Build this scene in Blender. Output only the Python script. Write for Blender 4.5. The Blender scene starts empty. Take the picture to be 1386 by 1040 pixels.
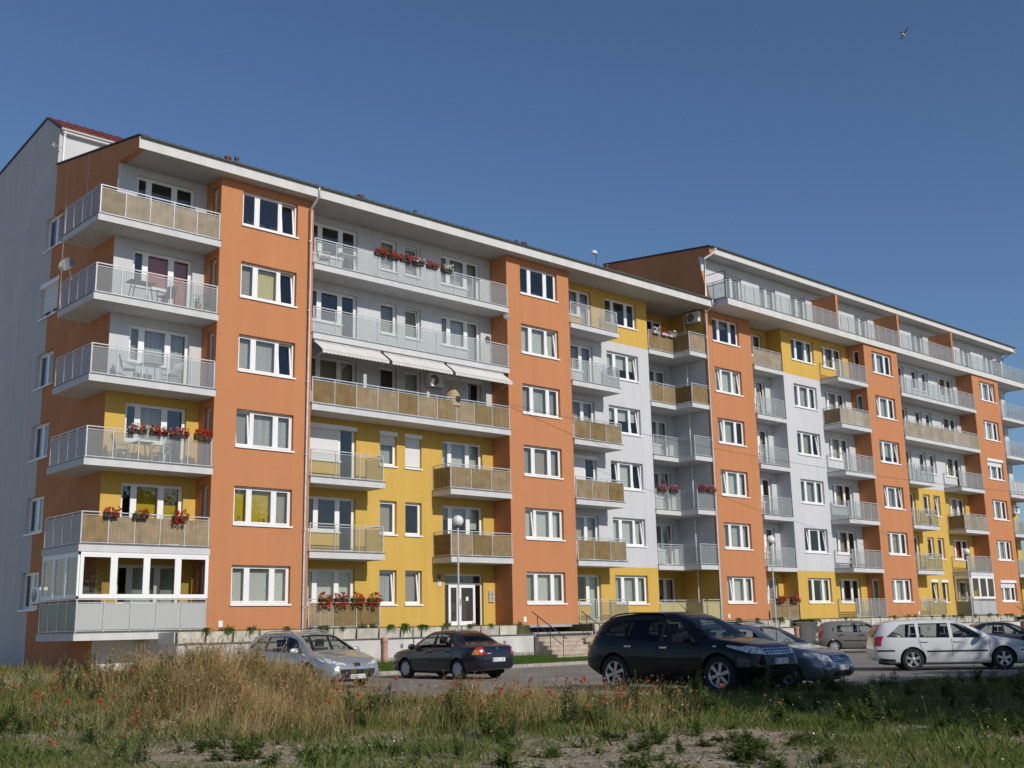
import bpy, bmesh, math, random
import numpy as np
from mathutils import Vector, Matrix
from mathutils.bvhtree import BVHTree
R = math.radians
random.seed(7); rng = np.random.default_rng(7)
scene = bpy.context.scene
col = scene.collection

# ------------------------------------------------------------------ camera
cam_data = bpy.data.cameras.new('camera'); camera = bpy.data.objects.new('camera', cam_data); col.objects.link(camera)
YAW, PITCH, ROLL = 0.7470047, 0.2102783, -0.020239
fw = Vector((math.sin(YAW)*math.cos(PITCH), math.cos(YAW)*math.cos(PITCH), math.sin(PITCH)))
rt = Vector((math.cos(YAW), -math.sin(YAW), 0)); up = rt.cross(fw)
rt2 = rt*math.cos(ROLL)+up*math.sin(ROLL); up2 = -rt*math.sin(ROLL)+up*math.cos(ROLL)
CAM = Vector((-19.9658, -36.2632, 0.0506))
M = Matrix((rt2, up2, -fw)).transposed().to_4x4(); M.translation = CAM
camera.matrix_world = M
cam_data.sensor_fit = 'HORIZONTAL'; cam_data.sensor_width = 36.0
cam_data.lens = 36.0*1529.66/1386.0
cam_data.clip_start = 0.1; cam_data.clip_end = 3000
scene.camera = camera

# ------------------------------------------------------------------ sky, sun, exposure
SUN_EL, SUN_AZ = R(32.0), R(180.5)          # azimuth measured from +Y (into the facade), clockwise
world = bpy.data.worlds.new('World'); scene.world = world; world.use_nodes = True
wn = world.node_tree.nodes; wl = world.node_tree.links
bg = wn['Background']; sky = wn.new('ShaderNodeTexSky'); sky.sky_type = 'NISHITA'; sky.sun_disc = False
sky.sun_elevation = SUN_EL; sky.sun_rotation = SUN_AZ
sky.altitude = 100; sky.air_density = 1.0; sky.dust_density = 0.5; sky.ozone_density = 6.0
wl.new(sky.outputs[0], bg.inputs[0]); bg.inputs[1].default_value = 0.091
sun_data = bpy.data.lights.new('sun', 'SUN'); sun = bpy.data.objects.new('sun', sun_data); col.objects.link(sun)
sun_data.energy = 3.3; sun_data.angle = R(0.5); sun_data.color = (1.0, 0.93, 0.83)
sdir = Vector((math.sin(SUN_AZ)*math.cos(SUN_EL), math.cos(SUN_AZ)*math.cos(SUN_EL), math.sin(SUN_EL)))
sun.rotation_euler = sdir.to_track_quat('Z', 'Y').to_euler(); sun.location = (-20, -60, 40)
vs = scene.view_settings; vs.view_transform = 'Standard'; vs.look = 'None'; vs.exposure = 0.0; vs.gamma = 1.0
vs.use_curve_mapping = False
scene.render.engine = 'CYCLES'
scene.cycles.transparent_max_bounces = 16

# ------------------------------------------------------------------ materials
MATS = {}
def nt(name):
    m = bpy.data.materials.new(name); m.use_nodes = True
    MATS[name] = m
    return m, m.node_tree.nodes, m.node_tree.links, m.node_tree.nodes['Principled BSDF']
def simple(name, c, rough=0.6, metal=0.0, spec=0.5, coat=0.0):
    m, n, l, b = nt(name)
    b.inputs['Base Color'].default_value = (*c, 1); b.inputs['Roughness'].default_value = rough
    b.inputs['Metallic'].default_value = metal; b.inputs['Specular IOR Level'].default_value = spec
    if coat: b.inputs['Coat Weight'].default_value = coat; b.inputs['Coat Roughness'].default_value = 0.03
    return m
def noisy(name, c1, c2, scale=3.0, rough=0.8, bump=0.0, bscale=60.0, detail=5.0, stretch=(1, 1, 1), contrast=(0.35, 0.65), coord='pos', spec=0.3, extra=None):
    m, n, l, b = nt(name)
    if coord == 'pos':
        g = n.new('ShaderNodeNewGeometry'); src = g.outputs['Position']
    else:
        g = n.new('ShaderNodeTexCoord'); src = g.outputs['Object']
    mp = n.new('ShaderNodeMapping'); mp.inputs['Scale'].default_value = stretch; l.new(src, mp.inputs['Vector'])
    t = n.new('ShaderNodeTexNoise'); t.inputs['Scale'].default_value = scale; t.inputs['Detail'].default_value = detail
    l.new(mp.outputs[0], t.inputs['Vector'])
    r = n.new('ShaderNodeValToRGB'); r.color_ramp.elements[0].position = contrast[0]; r.color_ramp.elements[1].position = contrast[1]
    r.color_ramp.elements[0].color = (*c1, 1); r.color_ramp.elements[1].color = (*c2, 1)
    l.new(t.outputs['Fac'], r.inputs['Fac'])
    b.inputs['Roughness'].default_value = rough; b.inputs['Specular IOR Level'].default_value = spec
    out = r.outputs['Color']
    if extra:      # a second, larger or finer colour variation multiplied on top: (scale, lo, hi, stretch)
        mp2 = n.new('ShaderNodeMapping'); mp2.inputs['Scale'].default_value = extra[3]; l.new(src, mp2.inputs['Vector'])
        t2 = n.new('ShaderNodeTexNoise'); t2.inputs['Scale'].default_value = extra[0]; t2.inputs['Detail'].default_value = 4
        l.new(mp2.outputs[0], t2.inputs['Vector'])
        mr = n.new('ShaderNodeMapRange'); mr.inputs['From Min'].default_value = 0.3; mr.inputs['From Max'].default_value = 0.7
        mr.inputs['To Min'].default_value = extra[1]; mr.inputs['To Max'].default_value = extra[2]
        l.new(t2.outputs['Fac'], mr.inputs['Value'])
        mx = n.new('ShaderNodeMix'); mx.data_type = 'RGBA'; mx.blend_type = 'MULTIPLY'; mx.inputs['Factor'].default_value = 1
        l.new(out, mx.inputs['A']); l.new(mr.outputs[0], mx.inputs['B']); out = mx.outputs['Result']
    l.new(out, b.inputs['Base Color'])
    if bump:
        t3 = n.new('ShaderNodeTexNoise'); t3.inputs['Scale'].default_value = bscale; t3.inputs['Detail'].default_value = 3
        l.new(src, t3.inputs['Vector'])
        bp = n.new('ShaderNodeBump'); bp.inputs['Strength'].default_value = bump; bp.inputs['Distance'].default_value = 0.01
        l.new(t3.outputs['Fac'], bp.inputs['Height']); l.new(bp.outputs[0], b.inputs['Normal'])
    return m
def stucco(name, c, wear=0.93):
    d = tuple(x*0.955 for x in c)
    return noisy(name, d, c, scale=0.9, rough=0.92, bump=0.5, bscale=45, detail=8, contrast=(0.3, 0.7), spec=0.15,
                 extra=(0.8, wear-.012, 1.0, (3.2, 3.2, 0.16)))
ORANGE = stucco('orange_stucco', (0.56, 0.245, 0.115))
YELLOW = stucco('yellow_stucco', (0.66, 0.43, 0.105))
WHITE = stucco('white_stucco', (0.62, 0.63, 0.65))
GREY = stucco('grey_stucco', (0.56, 0.56, 0.55), 0.94)
FASCIA = stucco('fascia_white', (0.68, 0.675, 0.66), 0.90)
SLABW = stucco('slab_white', (0.64, 0.645, 0.65), 0.90)
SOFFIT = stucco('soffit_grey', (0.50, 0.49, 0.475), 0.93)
INTERIOR = simple('room_interior', (0.05, 0.047, 0.045), 0.9)
PVC = simple('white_plastic', (0.86, 0.86, 0.86), 0.35)
METAL = noisy('galvanised_metal', (0.52, 0.53, 0.54), (0.66, 0.67, 0.68), scale=6, rough=0.42, spec=0.5)
METAL.node_tree.nodes['Principled BSDF'].inputs['Metallic'].default_value = 0.35
DARKMET = simple('dark_painted_metal', (0.05, 0.055, 0.06), 0.5)
DRIP = simple('grey_drip_edge', (0.20, 0.21, 0.22), 0.5, 0.3)
GUTTER = simple('green_grey_gutter', (0.11, 0.13, 0.12), 0.45, 0.3)
ROOFT = noisy('dark_roof_tile', (0.07, 0.08, 0.075), (0.13, 0.14, 0.13), scale=2, rough=0.7)
REDT = noisy('red_roof_tile', (0.13, 0.035, 0.03), (0.20, 0.055, 0.045), scale=2, rough=0.7)
CONC = noisy('plain_concrete', (0.36, 0.34, 0.30), (0.50, 0.47, 0.42), scale=2.2, rough=0.9, bump=0.3, bscale=30, extra=(1.2, 0.75, 1.0, (3, 3, 0.4)))
PLINTHW = noisy('white_plinth_render', (0.60, 0.58, 0.56), (0.68, 0.66, 0.64), scale=1.5, rough=0.9, bump=0.3, extra=(0.8, 0.82, 1.0, (2, 2, 0.5)))
PLINTHG = noisy('grey_plinth_render', (0.33, 0.32, 0.30), (0.42, 0.40, 0.38), scale=2, rough=0.9)
STONE = noisy('beige_step_stone', (0.38, 0.32, 0.25), (0.50, 0.43, 0.35), scale=3, rough=0.9, bump=0.3)

def schlick(n, l, f0, k=0.95):          # view-angle reflectance that is the same from both sides of a thin sheet
    lw = n.new('ShaderNodeLayerWeight'); lw.inputs['Blend'].default_value = 0.5
    p = n.new('ShaderNodeMath'); p.operation = 'POWER'; p.inputs[1].default_value = 5; l.new(lw.outputs['Facing'], p.inputs[0])
    m = n.new('ShaderNodeMath'); m.operation = 'MULTIPLY_ADD'; m.inputs[1].default_value = k; m.inputs[2].default_value = f0; l.new(p.outputs[0], m.inputs[0])
    return m.outputs[0]
def glass_pane(name, tint=(0.87, 0.885, 0.87), keep=0.90):
    m, n, l, b = nt(name); n.remove(b)
    out = n['Material Output']
    tr = n.new('ShaderNodeBsdfTransparent'); tr.inputs[0].default_value = (*tint, 1)
    gl = n.new('ShaderNodeBsdfGlossy'); gl.inputs['Roughness'].default_value = 0.015; gl.inputs['Color'].default_value = (0.95, 0.93, 0.90, 1)
    mx = n.new('ShaderNodeMixShader'); l.new(schlick(n, l, 0.06, 0.85), mx.inputs[0])
    l.new(tr.outputs[0], mx.inputs[1]); l.new(gl.outputs[0], mx.inputs[2])
    g = n.new('ShaderNodeNewGeometry'); t = n.new('ShaderNodeTexNoise'); t.inputs['Scale'].default_value = 1.3
    bp = n.new('ShaderNodeBump'); bp.inputs['Strength'].default_value = 0.03; bp.inputs['Distance'].default_value = 0.02
    l.new(g.outputs['Position'], t.inputs['Vector']); l.new(t.outputs['Fac'], bp.inputs['Height']); l.new(bp.outputs[0], gl.inputs['Normal'])
    l.new(mx.outputs[0], out.inputs['Surface'])
    return m
PANE = glass_pane('window_glass')
def frosted(name, c=(0.62, 0.65, 0.66), see=0.42):
    m, n, l, b = nt(name); n.remove(b)
    out = n['Material Output']
    tr = n.new('ShaderNodeBsdfTransparent'); tr.inputs[0].default_value = (0.88, 0.91, 0.90, 1)
    df = n.new('ShaderNodeBsdfDiffuse'); df.inputs[0].default_value = (*c, 1)
    tl = n.new('ShaderNodeBsdfTranslucent'); tl.inputs[0].default_value = (*c, 1)
    m1 = n.new('ShaderNodeMixShader'); m1.inputs[0].default_value = 0.35
    l.new(df.outputs[0], m1.inputs[1]); l.new(tl.outputs[0], m1.inputs[2])
    m2 = n.new('ShaderNodeMixShader'); m2.inputs[0].default_value = 1-see; l.new(tr.outputs[0], m2.inputs[1]); l.new(m1.outputs[0], m2.inputs[2])
    gl = n.new('ShaderNodeBsdfGlossy'); gl.inputs['Roughness'].default_value = 0.08
    m3 = n.new('ShaderNodeMixShader'); l.new(schlick(n, l, 0.02, 0.6), m3.inputs[0]); l.new(m2.outputs[0], m3.inputs[1]); l.new(gl.outputs[0], m3.inputs[2])
    l.new(m3.outputs[0], out.inputs['Surface'])
    return m
FROST = frosted('frosted_balcony_glass', (0.68, 0.70, 0.71), 0.78)
FROSTC = frosted('clear_balcony_glass', (0.62, 0.63, 0.60), 0.90)
FROSTY = frosted('pale_yellow_balcony_panel', (0.66, 0.60, 0.34), 0.10)
FROSTM = frosted('milky_balcony_panel', (0.66, 0.68, 0.68), 0.06)
FROSTG = frosted('greenish_balcony_panel', (0.42, 0.46, 0.40), 0.10)
def reed(name, c1, c2):
    m = noisy(name, c1, c2, scale=1.0, rough=0.85, stretch=(70, 70, 0.9), detail=3, contrast=(0.25, 0.75), extra=(1.0, 0.72, 1.0, (2.2, 2.2, 3.0)))
    n, l = m.node_tree.nodes, m.node_tree.links; b = n['Principled BSDF']; src = b.inputs['Base Color'].links[0].from_socket
    oi = n.new('ShaderNodeObjectInfo'); hs = n.new('ShaderNodeHueSaturation'); mr = n.new('ShaderNodeMapRange'); mr.inputs['To Min'].default_value = .72; mr.inputs['To Max'].default_value = 1.12
    l.new(oi.outputs['Random'], mr.inputs['Value']); l.new(mr.outputs[0], hs.inputs['Value']); m2 = n.new('ShaderNodeMapRange'); m2.inputs['To Min'].default_value = 1.1; m2.inputs['To Max'].default_value = .75
    l.new(oi.outputs['Random'], m2.inputs['Value']); l.new(m2.outputs[0], hs.inputs['Saturation']); l.new(src, hs.inputs['Color']); l.new(hs.outputs[0], b.inputs['Base Color'])
    return m
REED = reed('reed_screen', (0.20, 0.13, 0.055), (0.44, 0.32, 0.16))
REEDP = reed('pale_reed_screen', (0.32, 0.26, 0.18), (0.48, 0.41, 0.30))
REEDD = reed('dark_reed_screen', (0.15, 0.10, 0.04), (0.34, 0.24, 0.11))
BLIND = simple('pale_blind', (0.70, 0.72, 0.69), 0.7)
BLINDG = simple('grey_blind', (0.42, 0.42, 0.40), 0.7)
BLINDY = simple('yellow_blind', (0.64, 0.46, 0.025), 0.7)
BLINDL = simple('lime_blind', (0.74, 0.66, 0.34), 0.7)
BLINDR = simple('red_curtain', (0.60, 0.13, 0.08), 0.8)
BLINDB = simple('beige_blind', (0.48, 0.42, 0.34), 0.8)
SHEER = noisy('sheer_curtain', (0.42, 0.43, 0.43), (0.66, 0.66, 0.65), scale=1.0, stretch=(22, 22, 0.3), rough=0.9, detail=2)
SHUT = noisy('white_shutter', (0.66, 0.66, 0.66), (0.74, 0.74, 0.74), scale=1.0, stretch=(0.2, 0.2, 60), rough=0.5, detail=1)
CANVAS = noisy('cream_canvas', (0.62, 0.60, 0.56), (0.70, 0.68, 0.64), scale=2, rough=0.9)

# ------------------------------------------------------------------ mesh helpers
class MB:
    def __init__(s): s.v = []; s.f = []; s.m = []
    def quad(s, a, b, c, d, m=0):
        i = len(s.v); s.v += [tuple(a), tuple(b), tuple(c), tuple(d)]; s.f.append((i, i+1, i+2, i+3)); s.m.append(m)
    def poly(s, pts, m=0):
        i = len(s.v); s.v += [tuple(p) for p in pts]; s.f.append(tuple(range(i, i+len(pts)))); s.m.append(m)
    def box(s, x0, x1, y0, y1, z0, z1, m=0):
        if x0 > x1: x0, x1 = x1, x0
        if y0 > y1: y0, y1 = y1, y0
        i = len(s.v)
        s.v += [(x0,y0,z0),(x1,y0,z0),(x1,y1,z0),(x0,y1,z0),(x0,y0,z1),(x1,y0,z1),(x1,y1,z1),(x0,y1,z1)]
        for q in ((0,3,2,1),(4,5,6,7),(0,1,5,4),(1,2,6,5),(2,3,7,6),(3,0,4,7)): s.f.append(tuple(i+k for k in q)); s.m.append(m)
    def bar(s, p, q, w=0.04, h=None, m=0):     # rectangular bar between two points
        h = h or w; p = Vector(p); q = Vector(q); d = (q-p).normalized()
        a = d.cross(Vector((0, 0, 1)))
        if a.length < 1e-4: a = Vector((1, 0, 0))
        a.normalize(); b = a.cross(d).normalized(); i = len(s.v)
        for o in (p, q):
            for sx, sy in ((-1,-1),(1,-1),(1,1),(-1,1)): s.v.append(tuple(o+a*(sx*w/2)+b*(sy*h/2)))
        for k in ((0,1,2,3),(7,6,5,4),(0,4,5,1),(1,5,6,2),(2,6,7,3),(3,7,4,0)): s.f.append(tuple(i+t for t in k)); s.m.append(m)
    def tube(s, pts, r, n=8, m=0, cap=True):
        pts = [Vector(p) for p in pts]; rs = r if isinstance(r, (list, tuple)) else [r]*len(pts)
        i0 = len(s.v)
        for k, p in enumerate(pts):
            d = (pts[min(k+1, len(pts)-1)]-pts[max(k-1, 0)]).normalized()
            a = d.cross(Vector((0, 0, 1)))
            if a.length < 1e-3: a = d.cross(Vector((1, 0, 0)))
            a.normalize(); b = d.cross(a).normalized()
            for j in range(n):
                t = 2*math.pi*j/n; s.v.append(tuple(p+(a*math.cos(t)+b*math.sin(t))*rs[k]))
        for k in range(len(pts)-1):
            for j in range(n):
                s.f.append((i0+k*n+j, i0+k*n+(j+1)%n, i0+(k+1)*n+(j+1)%n, i0+(k+1)*n+j)); s.m.append(m)
        if cap:
            s.f.append(tuple(i0+j for j in range(n))[::-1]); s.m.append(m)
            s.f.append(tuple(i0+(len(pts)-1)*n+j for j in range(n))); s.m.append(m)
    def lathe(s, prof, n=20, c=(0, 0, 0), axis='z', m=0):
        i0 = len(s.v)
        for (r, h) in prof:
            for j in range(n):
                t = 2*math.pi*j/n; a, b = r*math.cos(t), r*math.sin(t)
                if axis == 'z': q = (a, b, h)
                elif axis == 'y': q = (a, h, b)
                else: q = (h, a, b)
                s.v.append((q[0]+c[0], q[1]+c[1], q[2]+c[2]))
        for k in range(len(prof)-1):
            for j in range(n):
                s.f.append((i0+k*n+j, i0+k*n+(j+1)%n, i0+(k+1)*n+(j+1)%n, i0+(k+1)*n+j)); s.m.append(m)
    def prism(s, poly, z0, z1, m=0):           # vertical prism on an xy polygon (counter-clockwise)
        n = len(poly); i = len(s.v)
        s.v += [(p[0], p[1], z0) for p in poly]+[(p[0], p[1], z1) for p in poly]
        s.f.append(tuple(range(i, i+n))[::-1]); s.f.append(tuple(range(i+n, i+2*n))); s.m += [m, m]
        for k in range(n): s.f.append((i+k, i+(k+1)%n, i+n+(k+1)%n, i+n+k)); s.m.append(m)
    def xprism(s, poly, x0, x1, m=0):          # prism along x on a (y,z) polygon
        n = len(poly); i = len(s.v)
        s.v += [(x0, p[0], p[1]) for p in poly]+[(x1, p[0], p[1]) for p in poly]
        s.f.append(tuple(range(i, i+n))); s.f.append(tuple(range(i+n, i+2*n))[::-1]); s.m += [m, m]
        for k in range(n): s.f.append((i+k, i+n+k, i+n+(k+1)%n, i+(k+1)%n)); s.m.append(m)
    def mesh(s, name, mats, smooth=False, fix=True):
        me = bpy.data.meshes.new(name); me.from_pydata(s.v, [], s.f)
        for mt in (mats if isinstance(mats, (list, tuple)) else [mats]): me.materials.append(mt)
        if any(s.m): me.polygons.foreach_set('material_index', s.m)
        if fix:
            bm = bmesh.new(); bm.from_mesh(me); bmesh.ops.remove_doubles(bm, verts=bm.verts, dist=1e-5) if smooth else None
            bmesh.ops.recalc_face_normals(bm, faces=bm.faces); bm.to_mesh(me); bm.free()
        if smooth:
            me.polygons.foreach_set('use_smooth', [True]*len(me.polygons)); me.set_sharp_from_angle(angle=R(40))
        me.update(); return me
def link(name, me, parent=None, loc=(0, 0, 0), rz=0.0):
    o = bpy.data.objects.new(name, me); col.objects.link(o); o.location = loc; o.rotation_euler = (0, 0, rz)
    if parent: o.parent = parent
    return o
def build(mb, name, mats, parent=None, smooth=False, fix=True):
    return link(name, mb.mesh(name, mats, smooth, fix), parent)
def tag(o, label=None, cat=None, group=None, kind=None):
    if label: o['label'] = label
    if cat: o['category'] = cat
    if group: o['group'] = group
    if kind: o['kind'] = kind
    return o
def empty(name, loc=(0, 0, 0), rz=0.0):
    o = bpy.data.objects.new(name, None); col.objects.link(o); o.location = loc; o.rotation_euler = (0, 0, rz); o.empty_display_size = 0.3
    return o
# ================================================================== GROUND LEVELS
ROADZ = -1.5
FL = [2.8*k for k in range(8)]          # floor levels, FL[0] is the ground floor

# ================================================================== APARTMENT BUILDING
BLD = empty('apartment_building', (0, 0, 0))
tag(BLD, 'long orange, yellow and white apartment block with balconies and stepped roof', 'building')
MI = {}                                  # wall material slots
WM = [ORANGE, YELLOW, WHITE, GREY, INTERIOR, PLINTHG]
O_, Y_, W_, G_, I_ = 0, 1, 2, 3, 4
REV = 0.16                               # depth of window reveals
def wall(name, org, udir, inward, us, vs_, openings, matf, room=1.1):
    """sheet wall with real openings: org + u*udir + z; openings (u0,u1,z0,z1); matf(u,z)->slot"""
    mb = MB(); U = Vector(udir); N = Vector(inward); O = Vector(org)
    P = lambda u, z, d=0.0: O+U*u+N*d+Vector((0, 0, z))
    cu = sorted(set([round(a, 4) for a in us]+[round(o[k], 4) for o in openings for k in (0, 1)]))
    cv = sorted(set([round(a, 4) for a in vs_]+[round(o[k], 4) for o in openings for k in (2, 3)]))
    isopen = lambda u, z: any(o[0] < u < o[1] and o[2] < z < o[3] for o in openings)
    g = {}
    for i in range(len(cu)-1):
        for j in range(len(cv)-1):
            g[i, j] = isopen((cu[i]+cu[i+1])/2, (cv[j]+cv[j+1])/2)
    for (i, j), op in g.items():
        u0, u1, z0, z1 = cu[i], cu[i+1], cv[j], cv[j+1]
        if not op:
            mb.quad(P(u0, z0), P(u1, z0), P(u1, z1), P(u0, z1), matf((u0+u1)/2, (z0+z1)/2))
            continue
        for di, dj, a, b in ((-1, 0, (u0, z0), (u0, z1)), (1, 0, (u1, z0), (u1, z1)), (0, -1, (u0, z0), (u1, z0)), (0, 1, (u0, z1), (u1, z1))):
            if not g.get((i+di, j+dj), False):
                um = (u0+u1)/2+di*((u1-u0)/2+.02); zm = (z0+z1)/2+dj*((z1-z0)/2+.02)
                mb.quad(P(*a), P(*b), P(*b, REV+.08), P(*a, REV+.08), matf(um, zm))
                mb.quad(P(*a, REV+.08), P(*b, REV+.08), P(*b, room), P(*a, room), I_)
        mb.quad(P(u0, z0, room), P(u1, z0, room), P(u1, z1, room), P(u0, z1, room), I_)
    return build(mb, name, WM, BLD, fix=False)

# ---- windows -----------------------------------------------------
MC = {}
FR, SA = 0.055, 0.065
def frame_mesh(key, lights, sillparts):
    if key in MC: return MC[key]
    mb = MB()
    for (a, b, c, d) in lights:                 # outer frame round each light
        y0, y1 = REV-0.02, REV+0.06
        mb.box(a, a+FR, y0, y1, c, d); mb.box(b-FR, b, y0, y1, c, d)
        mb.box(a+FR, b-FR, y0+.001, y1, d-FR, d); mb.box(a+FR, b-FR, y0+.001, y1, c, c+FR)
    MC[key] = mb.mesh('window_frame', PVC); return MC[key]
def sash_mesh(w, h):
    k = ('sash', round(w, 3), round(h, 3))
    if k not in MC:
        mb = MB(); y0, y1 = -0.02, 0.035
        mb.box(0, SA, y0, y1, 0, h); mb.box(w-SA, w, y0, y1, 0, h); mb.box(SA, w-SA, y0+.001, y1-.001, 0, SA); mb.box(SA, w-SA, y0+.001, y1-.001, h-SA, h)
        MC[k] = mb.mesh('sash', PVC)
    return MC[k]
def panel_mesh(w, h, t, mat, tagname):
    k = (tagname, round(w, 3), round(h, 3), mat.name)
    if k not in MC:
        mb = MB(); mb.box(0, w, 0, t, 0, h); MC[k] = mb.mesh(tagname, mat)
    return MC[k]
def sill_mesh(w):
    k = ('sill', round(w, 3))
    if k not in MC:
        mb = MB(); mb.box(-0.04, w+0.04, -0.05, REV-0.03, 0.0, 0.035); mb.box(-0.04, w+0.04, -0.055, -0.048, -0.03, 0.035)
        mb.box(0, w, REV-.025, REV+.055, .034, .075)
        MC[k] = mb.mesh('sill', PVC)
    return MC[k]
KINDS = {   # lights as (u0,u1,z0,z1) from the opening's left end and the floor
 'triple': [(0, .68, .97, 2.33), (.68, 1.70, .97, 2.33), (1.70, 2.39, .97, 2.33)],
 'single': [(0, .86, .97, 2.33)],
 'unit': [(0, .50, .97, 2.33), (.50, 1.50, .97, 2.33), (1.50, 2.28, .16, 2.33)],
 'loggia': [(0, .66, .97, 2.33), (.66, 1.42, .16, 2.33)],
 'double': [(0, .87, .97, 2.33), (.87, 1.74, .97, 2.33)],
 'slit': [(0, .50, .14, 2.33)],
 'terrace': [(0, .82, .12, 2.33), (.82, 1.64, .12, 2.33)],
}
def openings_of(kind, u, f):
    return [(u+a, u+b, f+c, f+d) for a, b, c, d in KINDS[kind]]
BL = [BLIND, BLINDG, SHEER, BLINDB, BLIND, SHEER]
def window(kind, org, rz, f, tilt=(), blinds=None, shutter=0.0, name=None):
    """window in the opening whose left end at wall plane is org; floor level f; blinds: per light (material or None)"""
    L = KINDS[kind]
    W = empty if False else None
    nm = name or ('balcony_window' if kind in ('unit', 'loggia', 'terrace') else 'window')
    win = link(nm, frame_mesh(kind, L, None), BLD, (org[0], org[1], f), rz)
    for i, (a, b, c, d) in enumerate(L):
        ww, hh = b-a-2*FR+.02, d-c-2*FR+.02
        s = link('sash', sash_mesh(ww, hh), win, (a+FR-.01, REV, c+FR-.01))
        p = link('pane', panel_mesh(ww-2*SA+.01, hh-2*SA+.01, .008, PANE, 'pane'), win, (a+FR-.01+SA-.005, REV+.006, c+FR-.01+SA-.005))
        if i in tilt:
            s.rotation_euler = (R(-6), 0, 0); p.rotation_euler = (R(-6), 0, 0); p.location.z += 0; p.location.y += .008
        bm_ = blinds[i] if blinds else None
        if bm_:
            mt, frac = bm_ if isinstance(bm_, tuple) else (bm_, 1.0)
            h2 = (d-c-.02)*frac
            link('blind', panel_mesh(b-a-.02, h2, .01, mt, 'blind'), win, (a+.01, REV+.20, d-.01-h2))
    low = [l for l in L if l[2] > .5]
    if low:
        w0, w1 = low[0][0], low[-1][1]
        link('sill', sill_mesh(w1-w0), win, (w0, 0, low[0][2]-.0355))
    if shutter:
        h2 = (L[0][3]-L[0][2])*shutter
        nsh = 2 if kind == 'unit' else len(L)
        b1 = L[nsh-1][1]
        link('roller_shutter', panel_mesh(b1-.02, h2, .02, SHUT, 'roller_shutter'), win, (.01, REV-.06, L[0][3]-.03-h2))
        link('shutter_box', panel_mesh(L[-1][1]+.06, .17, .15, PVC, 'shutter_box'), win, (-.03, -.03, L[0][3]-.10))
    return win
def rnd_blinds(n):
    t = random.random()
    if t < .58: m = random.choice(BL); return [m]*n
    if t < .74: m = random.choice(BL); return [m if random.random() < .6 else None for _ in range(n)]
    if t < .86: m = random.choice(BL); q = random.uniform(.3, .8); return [(m, q)]*n
    return [None]*n
def rnd_tilt(n):
    t = random.random()
    if t < .22: return (n-1,)
    if t < .34: return (0,)
    if t < .42: return (0, n-1)
    return ()

ZB = -1.75
mb = MB(); mb.quad((-4.38, 1.13, ZB), (-2.6, 1.13, ZB), (-2.6, 1.13, .06), (-4.38, 1.13, .06)); build(mb, 'basement_wall', PLINTHW, BLD, fix=False)
# ---- orange bays
BAYS = [('A', -.90, 3.12, 0.0, 1.13), ('B', 13.40, 17.42, 0.0, 1.13), ('C', 27.95, 32.05, 0.0, .85), ('D', 42.05, 46.10, -1.26, -.13), ('E', 56.36, 60.40, -1.26, -.13)]
BW = {'A': 0.0, 'B': 14.25, 'C': 28.55, 'D': 42.95, 'E': 57.44}
spec_bl = {('A', 1): [BLINDY, BLINDY, (BLINDB)], ('A', 4): [(BLINDG, .9), BLINDL, None], ('A', 0): [BLIND, BLIND, BLIND], ('A', 3): [SHEER, SHEER, None], ('A', 2): [BLINDG, SHEER, SHEER],
           ('A', 5): [None, None, None], ('B', 0): [BLINDG, BLIND, BLINDG], ('B', 1): [BLIND]*3, ('B', 2): [BLINDG, (BLINDB, 1), BLINDG], ('B', 4): [BLIND]*3, ('B', 5): [None]*3, ('B', 3): [BLINDG, SHEER, BLINDG],
           ('C', 3): [SHEER, SHEER, None], ('C', 5): [None, (BLINDG, .35), None], ('D', 0): [BLIND]*3, ('D', 5): [BLINDG, SHEER, None]}
spec_tilt = {('A', 5): (2,), ('A', 4): (2,), ('A', 3): (2,), ('A', 2): (0,), ('B', 1): (0,), ('B', 4): (2,), ('C', 4): (0, 2), ('C', 3): (0,), ('C', 2): (0,), ('C', 0): (0,),
             ('D', 4): (0,), ('D', 3): (2,), ('D', 2): (0, 2), ('E', 5): (2,)}
for nm, x0, x1, yf, yb in BAYS:
    wx = BW[nm]; ops = []
    for k in range(6):
        ops += openings_of('triple', wx-x0, FL[k])
    wall('wall', (x0, yf, 0), (1, 0, 0), (0, 1, 0), [0, x1-x0], [0.06]+[FL[k] for k in range(1, 6)]+[16.62], ops, lambda u, z: O_)
    for k in range(6):
        window('triple', (wx, yf), 0, FL[k], spec_tilt.get((nm, k), ()), spec_bl.get((nm, k), rnd_blinds(3)), .3 if (nm, k) in (('E', 0), ('E', 3)) else 0)
    # left side of the bay faces -x: u runs from the back (y=yb) to the front
    ops = []; sl = []
    if nm in 'AD':
        for k in range(6):
            if nm == 'D' and k in (1, 2, 3): continue
            ops += openings_of('slit', yb-yf-.89 if nm == 'A' else yb-yf-1.02, FL[k]); sl.append(k)
        us0 = .24 if nm == 'A' else .11
        ops = []
        for k in sl: ops += openings_of('slit', us0+.16, FL[k])
    if nm != 'C':
        wall('wall', (x0, yb, 0), (0, -1, 0), (1, 0, 0), [0, yb-yf], [0.06, 2.8, 8.4, 16.62], ops, lambda u, z: O_, .6)
        for k in sl: window('slit', (x0, yb-us0-.16), R(-90), FL[k], (), [random.choice([None, SHEER])])
    mb = MB(); mb.quad((x1, yf, .06), (x1, 2.6, .06), (x1, 2.6, 16.62), (x1, yf, 16.62)); build(mb, 'wall', ORANGE, BLD, fix=False)
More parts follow.
